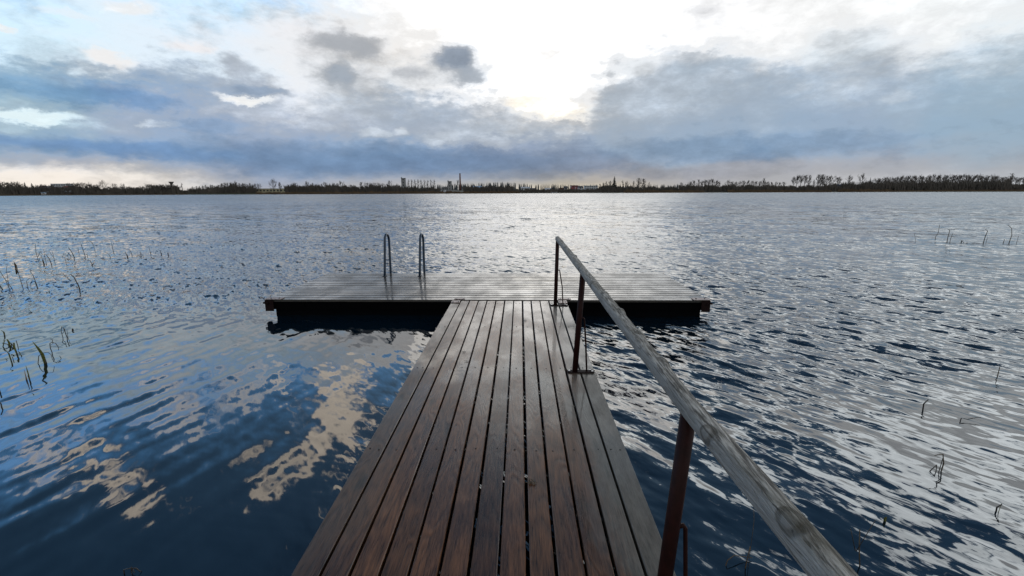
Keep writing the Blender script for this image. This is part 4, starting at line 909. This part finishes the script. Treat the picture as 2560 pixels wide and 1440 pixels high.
reed('reed_clump', 330, 1432, [(2.0, k_, [(-24, 0), (-16, 12), (0, 16), (14, 14), (24, 6)]), (1.6, k_, [(-18, 0), (-4, 12), (10, 4)]), (1.5, k_, [(-8, 2), (6, 18), (22, 0)])], 'dark tangle of sunken reeds at the bottom edge, left of the gangway')
# right
reed('broken_reed', 2293, 605, [(.5, d_, [(0, 0), (-6, 8), (-11, 22)])], 'faint bowed reed at the left end of the far right patch')
reed('broken_reed', 2339, 599, [(.8, d_, [(0, 0), (-1, 7), (3, 16), (3, 36)])], 'kinked tall thin reed in the far right patch')
reed('reed_clump', 2368, 606, [(1.1, d_, [(0, 0), (0, 14), (1, 30), (-3, 32)]), (.8, d_, [(7, 0), (9, 10), (12, 22)])], 'upright pair of reeds, thickest of the far right patch')
reed('reed_clump', 2404, 608, [(1.6, k_, [(-4, 0), (0, 6), (5, 1)]), (.8, k_, [(4, 5), (14, 1), (30, -3), (50, -4)])], 'low dark reed tuft with a stalk lying flat to its right')
reed('reed_clump', 2458, 606, [(1.1, d_, [(0, 0), (2, 14), (4, 28), (-1, 32)]), (.6, d_, [(6, 2), (8, 12)])], 'upright reed pair right of the flat lying stalk')
reed('broken_reed', 2508, 606, [(.9, d_, [(0, 0), (1, 8)])], 'tiny reed stub left of the tallest curved reed')
reed('broken_reed', 2522, 606, [(1.0, d_, [(0, 0), (3, 18), (0, 34), (-9, 42)]), (1.0, k_, [(1, 1), (3, 8)])], 'tallest curved reed of the far right patch')
reed('broken_reed', 2541, 606, [(.5, d_, [(0, 0), (2, 16)])], 'faint short reed at the right end of the far right patch')
reed('broken_reed', 2309, 1024, [(2.2, k_, [(0, 0), (0, 14), (1, 20), (8, 26)])], 'short kinked dark reed standing alone in the choppy water')
reed('reed_clump', 2344, 1178, [(2.0, d_, [(2, 0), (14, 20), (8, 44), (-20, 46)]), (1.6, k_, [(-20, 46), (-4, 16), (0, 0)]), (1.4, k_, [(2, 4), (6, 40)])], 'folded brown reed forming an open triangle in the choppy water')
reed('broken_reed', 2492, 1278, [(2.4, k_, [(0, 0), (0, 10), (4, 22)])], 'short dark reed stub near the right edge', leaves=[(4, g_, [(1, 10), (4, 24)])])
reed('broken_reed', 2491, 938, [(1.4, d_, [(0, 0), (3, 8), (3, 22)])], 'thin upright yellow reed near the right edge')
reed('leafy_reed', 2214, 1302, [(1.4, g_, [(0, 0), (1, 6)])], 'tiny bright yellow-green leaf tip near the lower right', leaves=[(7, g_, [(0, 0), (2, 6), (0, 12)])])
reed('broken_reed', 2415, 1050, [(1.5, k_, [(-20, 0), (-10, 4), (0, 3), (20, 6), (34, 8)]), (1.3, k_, [(-16, 2), (-26, -4)])], 'dark twig of reed lying on the choppy water at right', cat='reed')
reed('broken_reed', 1858, 1410, [(2.2, d_, [(0, 0), (6, 24), (12, 50)]), (.9, d_, [(12, 50), (14, 120), (12, 160)])], 'pale thin reed rising beside the near railing post')
reed('broken_reed', 1800, 1408, [(1.8, d_, [(0, 1), (20, 6), (42, 9), (90, -2)])], 'yellowish leaf floating flat beside the near railing post')
reed('broken_reed', 2160, 1408, [(2.2, d_, [(0, 0), (-18, 40), (-26, 96)]), (1.4, k_, [(-26, 96), (-48, 98)]), (1.2, k_, [(-26, 96), (8, 122)])], 'long dry reed with a forked top in the dark water at lower right')

# bits lying on the gangway
def on_deck(px, py):
    z = DECK
    for _ in range(12):
        v = ray(px, py); P = Vector((0, 0, EYE)) + v * ((z - EYE) / v.z); z = DECK - SLOPE * (GY1 - P.y)
    return P
def crumb(name, px, py, size, n, mat, label, cat):
    P = on_deck(px, py); e = empty(name, (P.x, P.y, P.z + .003), 0, label, cat); R = random.Random(px); mb = MB()
    for _ in range(n):
        a = R.uniform(0, 6.28); L = size * R.uniform(.35, 1); q = [Vector((R.uniform(-.4, .4) * size, R.uniform(-.25, .25) * size, .002))]
        for s in range(4): a += R.uniform(-.7, .7); q.append(q[-1] + Vector((math.cos(a) * L / 4, math.sin(a) * L / 5, R.uniform(-.001, .004)))); q[-1].z = max(q[-1].z, .001)
        mb.tube(q, [.0022, .002, .0018, .0014, .0008], 5)
    mb.build('twigs', mat, e, True); return e
crumb('root_tuft', 1331, 1209, .045, 14, m_dry, 'small pale tuft of dry rootlets on the right-hand planks', 'plant debris')
crumb('twig', 1311, 803, .05, 4, m_dark, 'small dark twig near the far end of the gangway', 'twig')
crumb('twig', 1157, 881, .035, 3, m_dark, 'tiny dark twig left of centre on the gangway', 'twig')
crumb('twig', 1164, 905, .04, 3, m_dark, 'dark twig bits below the tiny one left of centre on the gangway', 'twig')
